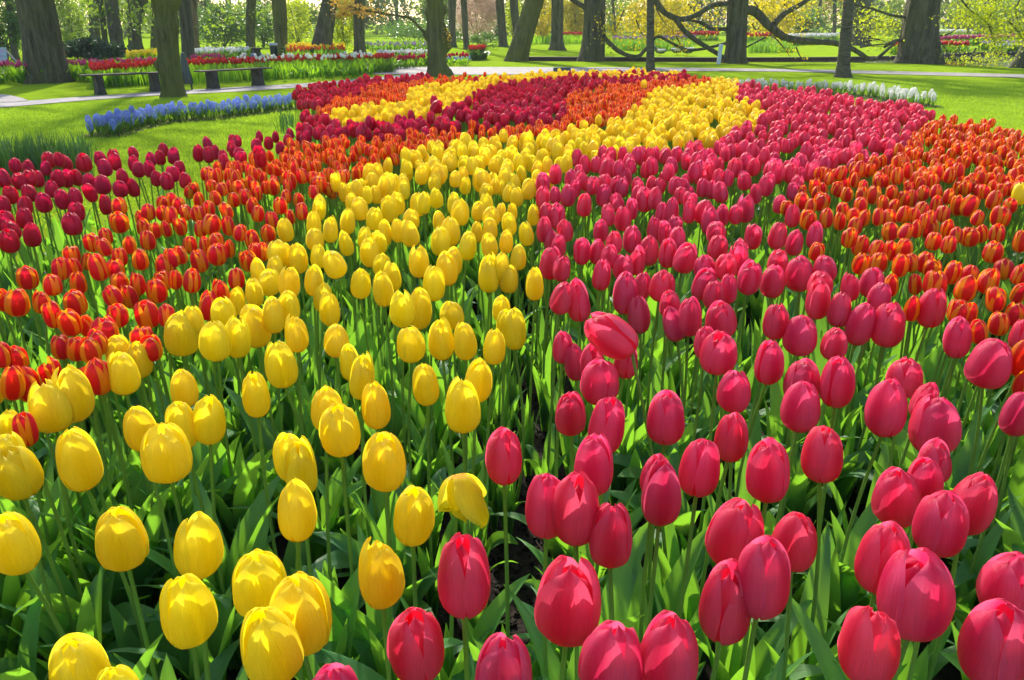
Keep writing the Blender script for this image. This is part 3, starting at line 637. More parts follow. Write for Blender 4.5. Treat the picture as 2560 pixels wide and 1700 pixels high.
# ------------------------------------------------------------------ hyacinths and narcissus leaves
def hyacinth_spike(seed, H=.125, Rr=.031, n=46):
    q = random.Random(seed); mb = MB()
    for i in range(n):
        t = (i+.5)/n; a = i*2.399963; z = H*t; r = Rr*(.75+.35*math.sin(PI*min(1,t*1.05)))*(1 if t < .85 else .75)
        c = np.array([r*math.cos(a), r*math.sin(a), z]); d = np.array([math.cos(a), math.sin(a), .15 + .9*max(0,t-.8)*4]); d /= np.linalg.norm(d)
        u = np.cross(d, [0,0,1]); u /= np.linalg.norm(u); v = np.cross(d, u)
        for j in range(6):
            b = j*PI/3 + q.random(); e = math.cos(b)*u + math.sin(b)*v; g = -math.sin(b)*u + math.cos(b)*v
            s = .0155*q.uniform(.85,1.15)
            P0 = c*np.array([.55,.55,1]); P = [P0-g*.002, P0+g*.002, c+e*s*.6+g*s*.28+d*.004, c+e*s+d*(-.002+.004*q.random())]
            P2 = c+e*s*.6-g*s*.28+d*.004
            mb.add([P0, P[2], P[3], P2], [[0,1,2,3]], [[0,.3],[.4,.6],[.9,1],[-.4,.6]])
    return mb.arrays()
def hy_leaves(seed, n=8):
    q = random.Random(seed); mb = MB()
    for i in range(n): leaf_arrays(mb, q.uniform(.15,.28), q.uniform(.013,.020), i*.8+q.random(), q.uniform(.15,.55), q.uniform(.1,.9), q.uniform(-.4,.4), 6, 2, base=.008, fold=.5)
    return mb.arrays()
HYF = [to_mesh('foliage', hy_leaves(i), STRAP) for i in range(5)]
HYS = to_mesh('stem', stem_arrays(9, 3, 6, .006), STEM)
def hyacinths(name, word, mat, line, n, rows, width, group, lab):
    sp = [to_mesh('flower_spike', hyacinth_spike(i), mat) for i in range(4)]
    L = smooth_path([tuple(hit(x, y, .2)[0]) for x,y in line], 12); seg = np.linalg.norm(np.diff(L,axis=0),axis=1); cum = np.concatenate([[0],np.cumsum(seg)])
    for i in range(n):
        for r in range(rows):
            d = (i + .5*(r%2) + rnd.uniform(-.3,.3))/n*cum[-1]; j = min(len(seg)-1, max(0, np.searchsorted(cum, d)-1)); f = (d-cum[j])/seg[j]
            c = L[j]*(1-f)+L[j+1]*f; nrm = np.array([-(L[j+1]-L[j])[1], (L[j+1]-L[j])[0]]); nrm /= np.linalg.norm(nrm)
            off = ((r+.5)/rows-.5)*width + rnd.uniform(-.04,.04)
            x, y = c[0]+nrm[0]*off, c[1]+nrm[1]*off
            pos = 'at the end of its row nearest the lawn corner' if i < 3 else 'in the row along the lawn'
            root = thing(name, (x,y,.012), f'{word} hyacinth at the open lawn end of its row' if i < 3 else f'{word} hyacinth {lab}', 'hyacinth', group)
            s = rnd.uniform(.85,1.15); h = rnd.uniform(.06,.135)
            o = link('stem', HYS, root); o.scale = (1,1,h+.05)
            o = link('flower_spike', rnd.choice(sp), root); o.location = (0,0,h); o.scale = (s,s,s); o.rotation_euler = (rnd.gauss(0,.12),rnd.gauss(0,.12),rnd.uniform(0,6))
            o = link('foliage', rnd.choice(HYF), root); o.rotation_euler = (0,0,rnd.uniform(0,6))
    # soil under the row
    mb = MB(); nn = np.stack([-(np.gradient(L,axis=0))[:,1], (np.gradient(L,axis=0))[:,0]],-1); nn /= np.linalg.norm(nn,axis=1)[:,None]
    A = L[:,:2]+nn*width*.68; B = L[:,:2]-nn*width*.68; m_ = len(L)
    V = np.concatenate([np.c_[A, np.full(m_,.012)], np.c_[B, np.full(m_,.012)]]); mb.add(V, [[i,i+1,m_+i+1,m_+i][::-1] for i in range(m_-1)])
    tag(mb.build('bed_soil', SOIL), kind='structure')
hyacinths('blue_hyacinth', 'blue', BLU, [(248,303),(300,288),(400,270),(520,262),(640,249),(745,238)], 36, 3, .42, 'blue hyacinths in the row on the left lawn', 'in the curved row on the left lawn')
hyacinths('white_hyacinth', 'white', WHT, [(2315,238),(2270,230),(2210,220),(2140,213),(2050,207),(1960,207),(1860,201),(1745,201)], 32, 3, .50, 'white hyacinths in the row on the right lawn', 'in the row behind the pink tulips')

def strap_mass(name, polyw, n, Lr, Wr, mat, label, cat, droop=.5, z=0.005):
    xs = [p[0] for p in polyw]; ys = [p[1] for p in polyw]; mb = MB(); tries = 0; k = 0
    while k < n and tries < n*40:
        tries += 1; x, y = rnd.uniform(min(xs),max(xs)), rnd.uniform(min(ys),max(ys))
        if not inside(polyw, x, y): continue
        k += 1; m2 = MB()
        leaf_arrays(m2, rnd.uniform(*Lr), rnd.uniform(*Wr), rnd.uniform(0,6.28), rnd.uniform(0,.25), rnd.uniform(0,droop), rnd.uniform(-.5,.5), 4, 1, fold=.0)
        V,Q,U,_ = m2.arrays(); mb.add(V+np.array([x,y,z]), Q, U)
    o = mb.build(name, mat); tag(o, label, cat, kind='stuff'); return o
def GW(poly, z=0): return [tuple(hit(x, y, z)[0][:2]) for x,y in poly]
strap_mass('narcissus_foliage', GW([(-400,440),(0,440),(232,425),(225,395),(0,402),(-400,415)], .1), 1500, (.28,.42), (.010,.016), DARKLEAF, 'dark green narcissus leaves without flowers at the left edge of the bed', 'leaves')
strap_mass('tulip_foliage', W([(-400,480),(-20,430),(230,400),(420,430),(330,520),(200,640),(-400,680)]), 1100, (.26,.42), (.03,.055), LEAF, 'dense upright tulip leaves under the crimson tulips at the left', 'leaves', droop=.7)
strap_mass('narcissus_foliage', GW([(690,330),(735,330),(735,300),(700,300)], .05), 60, (.14,.24), (.012,.02), DARKLEAF, 'clump of green leaves at the lawn edge beside the blue hyacinths', 'leaves')

# ------------------------------------------------------------------ beds beyond the lawn
def far_bed(name, heads_line, dens, petal, label, zh=.46, depth=1.2, hs=.9, leafm=BEDLEAF, head=HEADFAR, mixm=None, fh=1.15, soil=True, lo=0.0):
    """a bed whose front edge of blooms follows heads_line (photograph pixels of the bloom tops in front)"""
    L = [hit(x, y, zh)[0] for x,y in heads_line]; items = []
    Lp = smooth_path([tuple(p) for p in L], 6)
    for i in range(len(Lp)-1):
        a, b = Lp[i], Lp[i+1]; l = np.linalg.norm(b-a); n = l*depth*dens
        n = int(n) + (rnd.random() < n % 1)
        for _ in range(n):
            f = rnd.random(); c = a*(1-f)+b*f; d = np.array([c[0], c[1]]); d /= np.linalg.norm(d)
            o = rnd.random()*depth
            z = zh + rnd.gauss(0,.02); bx, by = c[0]+d[0]*o, c[1]+d[1]*o
            ax = Vector((rnd.gauss(0,.1), rnd.gauss(0,.1), 1)).normalized()
            items.append((ax, Vector((bx,by,z-.04)), Vector((bx+rnd.gauss(0,.02), by, .01)), hs*rnd.uniform(.85,1.15), 1.0))
    scatter_mass(name, items, head, petal, label, 'flower bed', leafm=leafm, fh=fh)
    return Lp
far_bed('red_tulip_bed', [(222,172),(300,167),(420,160),(560,157),(700,151),(850,146),(985,142)], 46, RED, 'long bed of red tulips with tall green leaves behind the benches', zh=.42, depth=1.6, hs=1.0, fh=1.0)
strap_mass('tulip_foliage', GW([(228,222),(420,213),(600,206),(800,193),(985,180),(985,172),(800,183),(600,195),(420,203),(240,212)], 0), 2600, (.26,.46), (.02,.036), BEDLEAF, 'tall bright green tulip leaves along the front of the red bed', 'leaves')
far_bed('pink_tulip_bed', [(-200,172),(0,164),(160,160),(300,158),(420,152)], 30, MAG, 'bed of magenta pink tulips behind the big left trunk', zh=.42, depth=1.4, hs=1.0)
strap_mass('tulip_foliage', GW([(-200,205),(0,202),(220,198),(420,194),(420,180),(220,184),(0,190),(-200,190)], 0), 2600, (.26,.44), (.02,.036), BEDLEAF, 'bright green tulip leaves in front of the magenta bed', 'leaves')
far_bed('pink_tulip_bed', [(476,143),(560,142)], 30, MAG, 'short row of magenta tulips in front of the white narcissi', zh=.42, depth=1.2, hs=1.0)
far_bed('yellow_tulip_bed', [(318,142),(360,137),(412,131)], 26, YEL, 'golden yellow tulips in the bed behind the magenta ones', zh=.40, depth=2.2, hs=1.3)
far_bed('white_narcissus_bed', [(478,133),(540,129),(622,126)], 26, WHT, 'white narcissi in the bed beyond the bench', zh=.38, depth=2.5, hs=1.2, leafm=STRAP)
far_bed('blue_muscari_bed', [(545,146),(600,143),(655,141)], 60, BLU, 'low blue muscari carpet beyond the bench', zh=.10, depth=2.2, hs=.8, fh=.3, leafm=STRAP)
far_bed('white_tulip_bed', [(590,147),(700,146),(840,143),(930,138)], 9, WHT, 'scattered white tulips behind the long red bed', zh=.52, depth=2.0, hs=.9)
far_bed('yellow_tulip_bed', [(716,128),(780,124),(862,122)], 7, ORG, 'distant orange and yellow bed left of the leaning trunk', zh=.42, depth=5, hs=1.2)
far_bed('yellow_tulip_bed', [(716,122),(780,119),(862,118)], 14, YEL, 'distant yellow bed behind the orange one', zh=.42, depth=5, hs=1.3)
far_bed('white_narcissus_bed', [(945,138),(1010,133),(1075,132)], 22, WHT, 'white narcissi left of the burled trunk', zh=.40, depth=2.0, hs=1.1, leafm=STRAP)
far_bed('red_tulip_bed', [(980,148),(1060,143),(1170,140)], 20, CRM, 'low red tulips behind the blue muscari strip', zh=.30, depth=1.2, hs=1.1, fh=.7)
far_bed('blue_muscari_bed', [(980,154),(1060,149),(1175,147)], 70, BLU, 'strip of pale blue muscari by the far path', zh=.13, depth=1.6, hs=.7, fh=.4, leafm=STRAP)
far_bed('lilac_flower_bed', [(880,114),(960,114),(1075,115)], 4, LIL, 'distant lilac and white bed left of the burled trunk', zh=.30, depth=7, hs=1.2, leafm=STRAP)
far_bed('red_tulip_bed', [(1174,121),(1190,122),(1214,120)], 36, RED, 'round clump of red tulips on the far lawn', zh=.42, depth=1.3, hs=1.3, leafm=GLEAF)
far_bed('red_tulip_bed', [(1408,88),(1456,88)], 12, RED, 'thin red band of tulips between two far trunks', zh=.45, depth=4, hs=2.2)
far_bed('red_tulip_bed', [(1668,88),(1730,87),(1795,86)], 8, RED, 'red band of tulips behind the low curved limb', zh=.45, depth=6, hs=2.2)
far_bed('red_tulip_bed', [(1862,90),(1925,90)], 10, RED, 'red band of tulips just right of the limbed trunk', zh=.45, depth=5, hs=2.2)
far_bed('lilac_flower_bed', [(1530,98),(1610,97),(1740,94)], 6, LIL, 'faint lilac band of flowers behind the thin trunk', zh=.35, depth=5, hs=1.8)
far_bed('white_narcissus_bed', [(1965,93),(2030,91),(2096,90)], 12, WHT, 'white narcissi beyond the sunlit far lawn', zh=.5, depth=4, hs=1.8, leafm=STRAP)
far_bed('red_tulip_bed', [(2230,112),(2340,110),(2420,112)], 26, RED, 'bright red tulips right of the widest trunk', zh=.42, depth=1.6, hs=1.5)
far_bed('magenta_tulip_bed', [(2340,98),(2450,95),(2560,92),(2700,88)], 10, MAG, 'long magenta band at the far right', zh=.42, depth=3.0, hs=1.9)
far_bed('lilac_flower_bed', [(2450,108),(2560,107),(2700,106)], 14, LIL, 'pale lilac flowers in front of the magenta band', zh=.35, depth=1.8, hs=1.3, leafm=STRAP)
far_bed('white_narcissus_bed', [(2480,114),(2560,114),(2700,113)], 14, WHT, 'white flowers with grey green leaves at the right edge', zh=.33, depth=1.6, hs=1.1, leafm=STRAP)
far_bed('white_narcissus_bed', [(2340,80),(2430,80)], 7, WHT, 'distant white narcissi at the top right', zh=.5, depth=6, hs=2.2, leafm=STRAP)
strap_mass('narcissus_foliage', GW([(1325,112),(1455,110),(1455,103),(1325,103)]), 1400, (.35,.6), (.05,.08), BEDLEAF, 'bright green leaves without flowers between the far trunks', 'leaves')
strap_mass('narcissus_foliage', GW([(1540,128),(1730,128),(1730,120),(1540,118)]), 1800, (.3,.55), (.04,.06), STRAP, 'blue green leaves under the low curved limb', 'leaves')
strap_mass('narcissus_foliage', GW([(1870,134),(1985,132),(1960,122),(1870,120)]), 1000, (.3,.5), (.04,.06), STRAP, 'green leaves beneath the long low limb', 'leaves')

# ------------------------------------------------------------------ trees
def leaf_quads(mb, C, size, m=0):
    """one small folded leaf (two quads) per centre"""
    n = len(C); d = nr.normal(size=(n,3)); d /= np.linalg.norm(d,axis=1)[:,None]
    e = np.cross(d, nr.normal(size=(n,3))); e /= np.linalg.norm(e,axis=1)[:,None]+1e-9; f = np.cross(d,e)
    s = size*nr.uniform(.6,1.4,size=n)[:,None]
    V = np.stack([C-d*s*.5, C+e*s*.32+f*s*.1, C+d*s*.6, C, C-e*s*.32+f*s*.1], 1)
    o = np.arange(n)[:,None]*5
    Q = np.concatenate([o+np.array([[0,1,2,3]]), o+np.array([[0,3,2,4]])])
    U = np.tile(np.array([[0,0],[.5,.5],[0,1],[0,.5],[-.5,.5]]),(n,1))
    mb.add(V.reshape(-1,3), Q, U, m)
def clumps(centres, rad, per):
    C = np.repeat(centres, per, axis=0); return C + nr.normal(size=C.shape)*rad
def shrub(name, px, py, wpx, hz, mat, label, n=1500, size=.10, dz=0, cat='shrub', yr=.6, group=None):
    P, t = hit(px, py, 0); rx = wpx*t/FPX/2
    mb = MB(); k = max(18, n//60)
    u = nr.normal(size=(k,3)); u /= np.linalg.norm(u,axis=1)[:,None]; u *= nr.uniform(.35,1,size=(k,1))**.5
    cs = np.stack([u[:,0]*rx, u[:,1]*rx*yr, hz*(.5+.46*u[:,2])+dz], -1)
    leaf_quads(mb, clumps(cs, np.array([rx*.14, rx*.14, hz*.10]), n//k), size)
    root = thing(name, P, label, cat, group)
    mb.build('foliage', mat, root)
    st = MB()
    for i in range(7):
        c = cs[rnd.randrange(k)]; tube(st, smooth_path([(0,0,-.02),(c[0]*.3,c[1]*.3,c[2]*.5),c],3), np.linspace(.03,.008,7), 5)
    st.build('stem', BARK, root); return root
def ridges(th, zs, q):
    o = 0
    for f, a in ((11,.022),(17,.020),(23,.016),(29,.012)):
        p1, p2, p3 = q.uniform(0,6.28), q.uniform(0,6.28), q.uniform(1.5,4)
        o = o + a*np.sin(f*th[None] + p1 + .9*np.sin(zs[:,None]*p3+p2))
    return o
def trunk_tree(px, py, wb, wt, topx, bark, label, H=12, burls=(), group=None, name='tree', crown_leaf=MLEAF, nleaf=900, flare=.45, limbs=(), spread=3.2, cz=None, kink=0, low=None, wig=.03, crown_r=None):
    """trunk placed by the foot of its bark; limbs and sprays come as extra polylines in metres"""
    base, t = hit(px, py, 0); r0 = wb*t/FPX/2/ (1+flare*.35)
    top, tt = at_y(topx, 0, base.y); rt = wt*tt/FPX/2
    vz = max(top.z, .8); dx = (top.x-base.x)
    root = thing(name, base, label, 'tree', group)
    nn = 64 if wb > 40 else 30; zs = np.concatenate([np.linspace(-.05, vz*1.15, 44), np.linspace(vz*1.15, H, 13)[1:]]); n = len(zs)
    th = np.linspace(0,2*PI,nn,endpoint=False)
    mb = MB(); q = random.Random(int(px)); ph = [q.uniform(0,6.28) for _ in range(6)]
    k = np.clip(zs/vz, 0, 1.0)
    xc = dx*k + np.where(zs>vz, dx*.35*(zs-vz)/vz*np.exp(-(zs-vz)/6), 0) + kink*np.sin(k*PI) + wig*np.sin(zs*1.7+ph[0]); xc = xc - xc[0]*(1-k)
    yc = wig*np.sin(zs*1.3+ph[1]); 
    rr = np.where(zs < vz, r0*(1-k)+rt*k, rt*np.sqrt(np.clip(1-(zs-vz)/(H*1.05),.03,1)))
    fl = 1+flare*np.exp(-np.clip(zs,0,None)/(r0*.9))
    rad = (rr*fl)[:,None]*(1 + .05*np.sin(3*th[None]+ph[2]+zs[:,None]*.5) + .035*np.sin(7*th[None]+ph[3]+zs[:,None]*.9) + ridges(th, zs, q) + .010*nr.normal(size=(n,nn))
          + .14*np.exp(-np.clip(zs,0,None)/(r0*.7))[:,None]*np.sin(5*th[None]+ph[4]))
    for (bz, ba, bs, bw) in burls:     # height, direction, size, spread
        da = (th[None]-ba+PI)%(2*PI)-PI
        bs = bs
        rad = rad + bs*np.exp(-((zs[:,None]-bz)/bw)**2 - (da/.9)**2)*(1+.18*nr.normal(size=(n,nn)))
    if burls and wb > 40:
        for _ in range(26):
            bz, ba, bs, bw = q.uniform(.1,2.4), q.uniform(0,6.28), q.uniform(.01,.045), q.uniform(.05,.14)
            da = (th[None]-ba+PI)%(2*PI)-PI; rad = rad + bs*np.exp(-((zs[:,None]-bz)/bw)**2 - (da*r0/bw)**2)
    V = np.stack([xc[:,None]+rad*np.cos(th), yc[:,None]+rad*np.sin(th), zs[:,None]+0*rad], -1)
    i = np.arange(n-1)[:,None]; j = np.arange(nn)[None]
    Q = np.stack([i*nn+j, i*nn+(j+1)%nn, (i+1)*nn+(j+1)%nn, (i+1)*nn+j], -1).reshape(-1,4)
    mb.add(V.reshape(-1,3), Q, np.zeros((n*nn,2)))
    mb.build('trunk', bark, root)
    cb = MB(); C = []
    c0 = cz or vz+1.6
    for b in range(9):
        z = c0 + (H-c0)*(b+.3)/9.5; a = b*2.4+q.random(); L = spread*(1.1-.6*(z-c0)/max(.1,H-c0))*q.uniform(.7,1.1)
        xb, yb = np.interp(z, zs, xc), np.interp(z, zs, yc)
        e = np.array([xb+math.cos(a)*L, yb+math.sin(a)*L, z+L*q.uniform(.3,.7)])
        P = smooth_path([(xb,yb,z),((xb*.5+e[0]*.5),(yb*.5+e[1]*.5),z+L*.12),e],4); tube(cb, P, np.linspace(rt*.38,.02,len(P)), 6)
        for s_ in range(4):
            m0 = P[3+s_%5]; e2 = m0 + np.array([q.uniform(-1,1),q.uniform(-1,1),q.uniform(0,.9)])*L*.42
            tube(cb, smooth_path([m0,(m0+e2)/2+np.array([0,0,.1]),e2],3), np.linspace(.035,.008,7), 4); C.append(e2); C.append((m0+e2)/2)
        C.append(e)
    if nleaf: leaf_quads(cb, clumps(np.array(C), .42, max(1,nleaf//len(C))), .10 if nleaf < 2000 else .15, 1)
    for pts, ra, rb in limbs:
        P = smooth_path(pts, 6); tube(cb, P, np.linspace(ra, rb, len(P)), 10, 0, .05)
    if low:
        for pts, nl, sz, sprd in low:
            P = smooth_path(pts, 5); tube(cb, P, np.linspace(.03,.006,len(P)), 5)
            leaf_quads(cb, clumps(P[len(P)//4:], np.array(sprd), max(1, nl//(len(P)-len(P)//4))), sz, 1)
    cb.build('crown', [bark, crown_leaf], root); return root

def loc_pts(base_px, base_py, pts, dy=0):
    """polyline in photograph pixels at the depth of a tree's foot (dy metres nearer), relative to that foot"""
    b,_ = hit(base_px, base_py, 0); o = []
    for p in pts:
        yy = b.y + (p[2] if len(p) > 2 else 0) + dy; q,_ = at_y(p[0], p[1], yy); o.append(tuple(q-b))
    return o
G1 = 'old trees around the lawns'
trunk_tree(115,206,96,84,86,BARK,'very wide grey ridged trunk standing on the left lawn behind the path',13,flare=.30,cz=4.5,nleaf=1200)
trunk_tree(436,242,52,50,414,BARKM,'knobbly burled trunk between the two stone benches',7.5,burls=[(1.64,0.2,.05,.10),(1.76,.1,.06,.08),(1.60,3.3,.05,.08),(1.78,3.2,.06,.09),(.60,2.9,.10,.10),(1.2,-1.5,.05,.1)],flare=.28,cz=2.8,nleaf=1500,spread=3.0)
trunk_tree(472,178,36,29,456,BARKF,'slim grey trunk half hidden behind the burled one',16,nleaf=2600)
trunk_tree(485,132,30,30,478,BARKP,'trunk with pale peeling bark beside the slim grey one',16,nleaf=2600)
trunk_tree(626,132,25,24,629,BARKF,'far trunk with spreading low branches above the white narcissi',16,nleaf=2600,
   low=[(loc_pts(626,132,[(626,45),(590,35),(560,50),(530,70)]),160,.16,(.3,.5,.3)),(loc_pts(626,132,[(626,35),(660,25),(680,45)]),90,.16,(.3,.5,.3))])
trunk_tree(704,140,34,34,696,BARKM,'straight mossy trunk right beside the dark litter bin',15,nleaf=1100)
trunk_tree(797,142,56,38,824,BARK,'trunk leaning right above the red bed',12,flare=.35,nleaf=3000,wig=.01)
trunk_tree(901,138,30,28,900,BARK,'straight brown trunk rising out of the red tulips',11,nleaf=300)
trunk_tree(1097,190,50,38,1086,BARKM,'dark burled trunk at the junction of the paths',5.6,
   burls=[(1.62,0.1,.09,.16),(1.55,3.2,.05,.12),(.98,0.1,.17,.17),(.72,0.2,.13,.16),(1.02,3.2,.09,.12),(.1,0.1,.10,.12)],flare=.38,cz=2.9,nleaf=250,spread=1.6,
   crown_leaf=BRONZE, limbs=[(loc_pts(1097,190,[(1076,98),(1050,70),(1025,45),(1010,42),(960,33),(900,22),(850,8)],0),.045,.010)],
   low=[(loc_pts(1097,190,[(985,38),(930,30),(880,20),(840,6)],0),330,.085,(.15,.3,.09)),(loc_pts(1097,190,[(900,20),(870,30),(840,42)],-.3),130,.085,(.10,.2,.08)),(loc_pts(1097,190,[(1110,60),(1118,85),(1122,108)],-.2),50,.06,(.05,.2,.08))])
trunk_tree(1133,118,18,20,1130,BARKF,'far forked trunk just right of the dark burled one',11,nleaf=300)
trunk_tree(1168,124,17,15,1157,BARKF,'thin far trunk left of the pink blossom',11,nleaf=300)
trunk_tree(1258,117,22,22,1251,BARKF,'far straight trunk behind the mossy leaning one',11,nleaf=300)
trunk_tree(1300,117,24,20,1284,BARKF,'far trunk half hidden by the mossy leaning one',11,nleaf=300)
trunk_tree(1288,153,54,48,1336,BARKM,'thick mossy trunk leaning strongly to the right',12,flare=.12,nleaf=250,wig=.0)
trunk_tree(1395,126,34,30,1392,BARK,'grey trunk with a wide foot on the sunlit far lawn',12,flare=.5,nleaf=3000)
trunk_tree(1479,153,60,52,1487,BARK,'dark wide straight trunk on the canal bank near the middle',11,flare=.22,nleaf=2500,
   limbs=[(loc_pts(1479,153,[(1468,22),(1440,5),(1412,-12)]),.10,.06)])
trunk_tree(1625,181,24,17,1626,BARKR,'slender straight young trunk at the far edge of the bed',7,flare=.5,nleaf=200,spread=1.4,cz=3.2,wig=.0)
b18 = (1838,158)
LP = lambda pts, dy=0: loc_pts(b18[0], b18[1], pts, dy)
trunk_tree(1838,158,50,50,1846,BARK,'wide trunk with huge low curving limbs by the pale post',12,flare=.35,nleaf=5000,crown_leaf=GOLD,
   limbs=[(LP([(1862,25),(1890,30),(1920,62),(1960,92),(2010,102),(2080,107),(2130,122),(2175,148),(2200,140),(2240,104)]),.17,.04),
          (LP([(1935,60,.3),(1960,35,.4),(2000,12,.5),(2030,-8,.6)]),.11,.07),
          (LP([(1822,8),(1780,14),(1740,38),(1700,48),(1660,30),(1634,-6)],-.2),.08,.10),
          (LP([(1688,46),(1712,78),(1745,104),(1790,132),(1818,150)],-.2),.095,.07),
          (LP([(1822,72),(1780,72),(1750,56),(1716,48)],.2),.07,.05),
          (LP([(1815,108),(1760,122),(1715,124),(1680,108),(1650,92),(1636,94)],.2),.05,.045),
          (LP([(1636,96,.2),(1610,128,.3),(1590,142,.3),(1550,130,.2),(1520,104,.1),(1508,88,0)]),.06,.085),
          (LP([(1866,118),(1900,100),(1930,86)]),.03,.03),
          (LP([(2150,118),(2190,112),(2236,108)]),.03,.02),
          (LP([(2120,108),(2150,96),(2200,98)]),.02,.015)],
   low=[(LP([(1560,25),(1545,60),(1530,95)],.6),380,0.091,(.35,.5,.25)),(LP([(1590,50),(1600,75),(1615,100)],.8),285,0.091,(.35,.5,.22)),
        (LP([(1640,20),(1660,55),(1690,80)],.9),380,0.091,(.4,.5,.25)),(LP([(1690,90),(1700,110),(1702,128)],.2),114,0.070,(.12,.3,.12)),
        (LP([(1720,10),(1740,30),(1780,50)],1.0),418,0.091,(.5,.5,.3)),(LP([(1885,5),(1900,20),(1920,10)],1.1),380,0.084,(.35,.5,.25)),
        (LP([(1960,10),(1985,40),(1975,75)],1.0),494,0.084,(.4,.5,.35)),(LP([(1930,-5),(1960,0),(2000,20)],1.4),456,0.084,(.5,.5,.25)),
        (LP([(1880,60),(1890,75),(1900,65)],1.0),114,0.077,(.2,.3,.15)),
        (LP([(1935,92),(1960,120),(1975,142)],.0),47,0.056,(.08,.2,.08)),(LP([(1990,118),(2000,140),(2012,150)],.0),38,0.056,(.1,.2,.06))])
trunk_tree(2107,193,36,25,2122,BARKR,'slender ringed trunk behind the white hyacinths',8.5,flare=.42,nleaf=1400,spread=1.4,cz=3.2,wig=.0)
trunk_tree(2152,114,44,40,2153,BARKF,'far blue grey trunk half hidden by the ringed one',13,flare=.3,nleaf=4000)
b21 = (2292,157); LP2 = lambda pts, dy=0: loc_pts(b21[0], b21[1], pts, dy)
trunk_tree(2292,157,96,74,2312,BARK,'widest trunk with a spreading foot on the right bank',12,flare=.28,nleaf=7000,crown_leaf=YLEAF,
   limbs=[(LP2([(2280,45),(2230,38),(2180,22),(2130,10)]),.05,.03),(LP2([(2262,100),(2235,103),(2210,118)]),.06,.05),
          (LP2([(2336,140),(2370,146),(2440,150)],-.3),.03,.015),(LP2([(2340,90),(2370,85),(2410,62)],-.3),.03,.02)],
   low=[(LP2([(2140,25),(2175,45),(2215,60)],1),380,0.084,(.5,.4,.25)),(LP2([(2150,80),(2190,70),(2250,65)],1),380,0.084,(.4,.4,.25)),
        (LP2([(2160,105),(2200,100),(2240,120)],1),228,0.070,(.3,.4,.2)),(LP2([(2345,100),(2365,125),(2375,155)],-.3),114,0.063,(.3,.4,.2)),
        (LP2([(2380,150),(2420,152),(2500,145)],-.5),304,0.063,(.3,.4,.12))])
trunk_tree(2570,170,70,60,2640,BARK,'tree just off the right edge whose bright sprays hang into view',14,flare=.25,nleaf=6000,crown_leaf=YLEAF,
   low=[(loc_pts(2570,170,[(2600,-60),(2500,-20),(2440,30),(2400,60)],-4),627,0.070,(.28,.3,.16)),
        (loc_pts(2570,170,[(2390,-20),(2420,20),(2460,50),(2500,90)],-4),722,0.070,(.22,.3,.16)),
        (loc_pts(2570,170,[(2470,60),(2485,100),(2490,135)],-4),323,0.059,(.07,.2,.12)),
        (loc_pts(2570,170,[(2490,-10),(2480,30),(2465,60)],-4),285,0.070,(.14,.2,.14)),
        (loc_pts(2570,170,[(2560,-20),(2540,30),(2560,90)],-4),570,0.070,(.24,.3,.2)),
        (loc_pts(2570,170,[(2520,50),(2545,80),(2565,110)],-4),285,0.070,(.14,.2,.12)),
        (loc_pts(2570,170,[(2440,120),(2430,150),(2480,155),(2530,145)],-4),209,0.049,(.12,.2,.05))])
# left background
for i,(x,y,wd,tx,lab) in enumerate([(186,123,12,166,'thin far trunk right of the very wide one'),(238,128,28,232,'first of the broad far trunks above the dark yew'),
   (268,141,15,250,'narrow far trunk leaning left above the dark yew'),(298,143,34,280,'far trunk with a swollen knot in its bark'),
   (341,132,34,333,'far trunk forked low down'),(386,129,17,388,'far trunk just left of the burled one'),
   (40,150,18,22,'far trunk leaning left at the picture edge')]):
    trunk_tree(x,y,wd,wd*.92,tx,BARKF,lab,15,nleaf=1800,burls=[(1.0,-1.3,.12,.2)] if i==3 else (), limbs=[(loc_pts(x,y,[(x+4,55),(x+14,20),(x+28,-15)]),.22,.12)] if i == 4 else (),
      low=[(loc_pts(x,y,[(x,25),(x+20,35),(x+34,62)],.5),140,.16,(.6,.5,.35)),(loc_pts(x,y,[(x,5),(x-20,18),(x-34,40)],.5),140,.16,(.6,.5,.35))])
# sprays right of the leaning trunk
P,_ = hit(740,120,0)
# bushes
shrub('yew_shrub', 228,149,150,.72,YEW,'low dark yew mound between far trunks on the left',4940,0.115)
shrub('shrub', 20,150,130,2.6,GLEAF,'dark glossy shrub behind the display board',4560,0.101)
shrub('shrub', 175,128,90,2.6,MLEAF,'feathery green shrub right of the very wide trunk',3420,0.094)
shrub('shrub', 560,118,170,2.3,GLEAF,'loose green shrub behind the white narcissi',6840,0.115)
shrub('shrub', 660,120,70,2.2,GLEAF,'small glossy shrub left of the litter bin tree',2470,0.101)
shrub('maple_shrub', 862,132,80,2.7,YLEAF,'bright yellow green maple behind the red bed',2470,0.108,yr=.4)
shrub('maple_shrub', 745,118,90,2.8,YLEAF,'yellow green maple between the bin tree and the leaning trunk',2280,0.122)
shrub('cherry_tree', 1195,112,120,3.3,BLOS,'pale pink cherry in full blossom',7980,0.115,dz=.5,cat='tree')
shrub('golden_shrub', 1283,108,36,3.6,YLEAF,'narrow brilliant yellow shrub between two far trunks',2660,0.101)
shrub('golden_shrub', 1355,108,60,3.4,GOLD,'golden shrub behind the mossy leaning trunk',2850,0.122)
shrub('golden_shrub', 1435,100,70,3.4,GOLD,'golden green shrub above the thin red band',3230,0.144)
shrub('golden_shrub', 1640,108,150,3.6,GOLD,'broad golden shrub behind the slender young trunk',4940,0.144)
shrub('golden_shrub', 1930,98,120,4.2,GOLD,'tall golden shrub behind the low limb',4940,0.158)
shrub('shrub', 1210,122,70,.8,GLEAF,'low dark green clump under the round red tulips',1330,0.072)
shrub('shrub', 1228,106,60,1.5,GLEAF,'bluish green shrub under the cherry',1710,0.108)
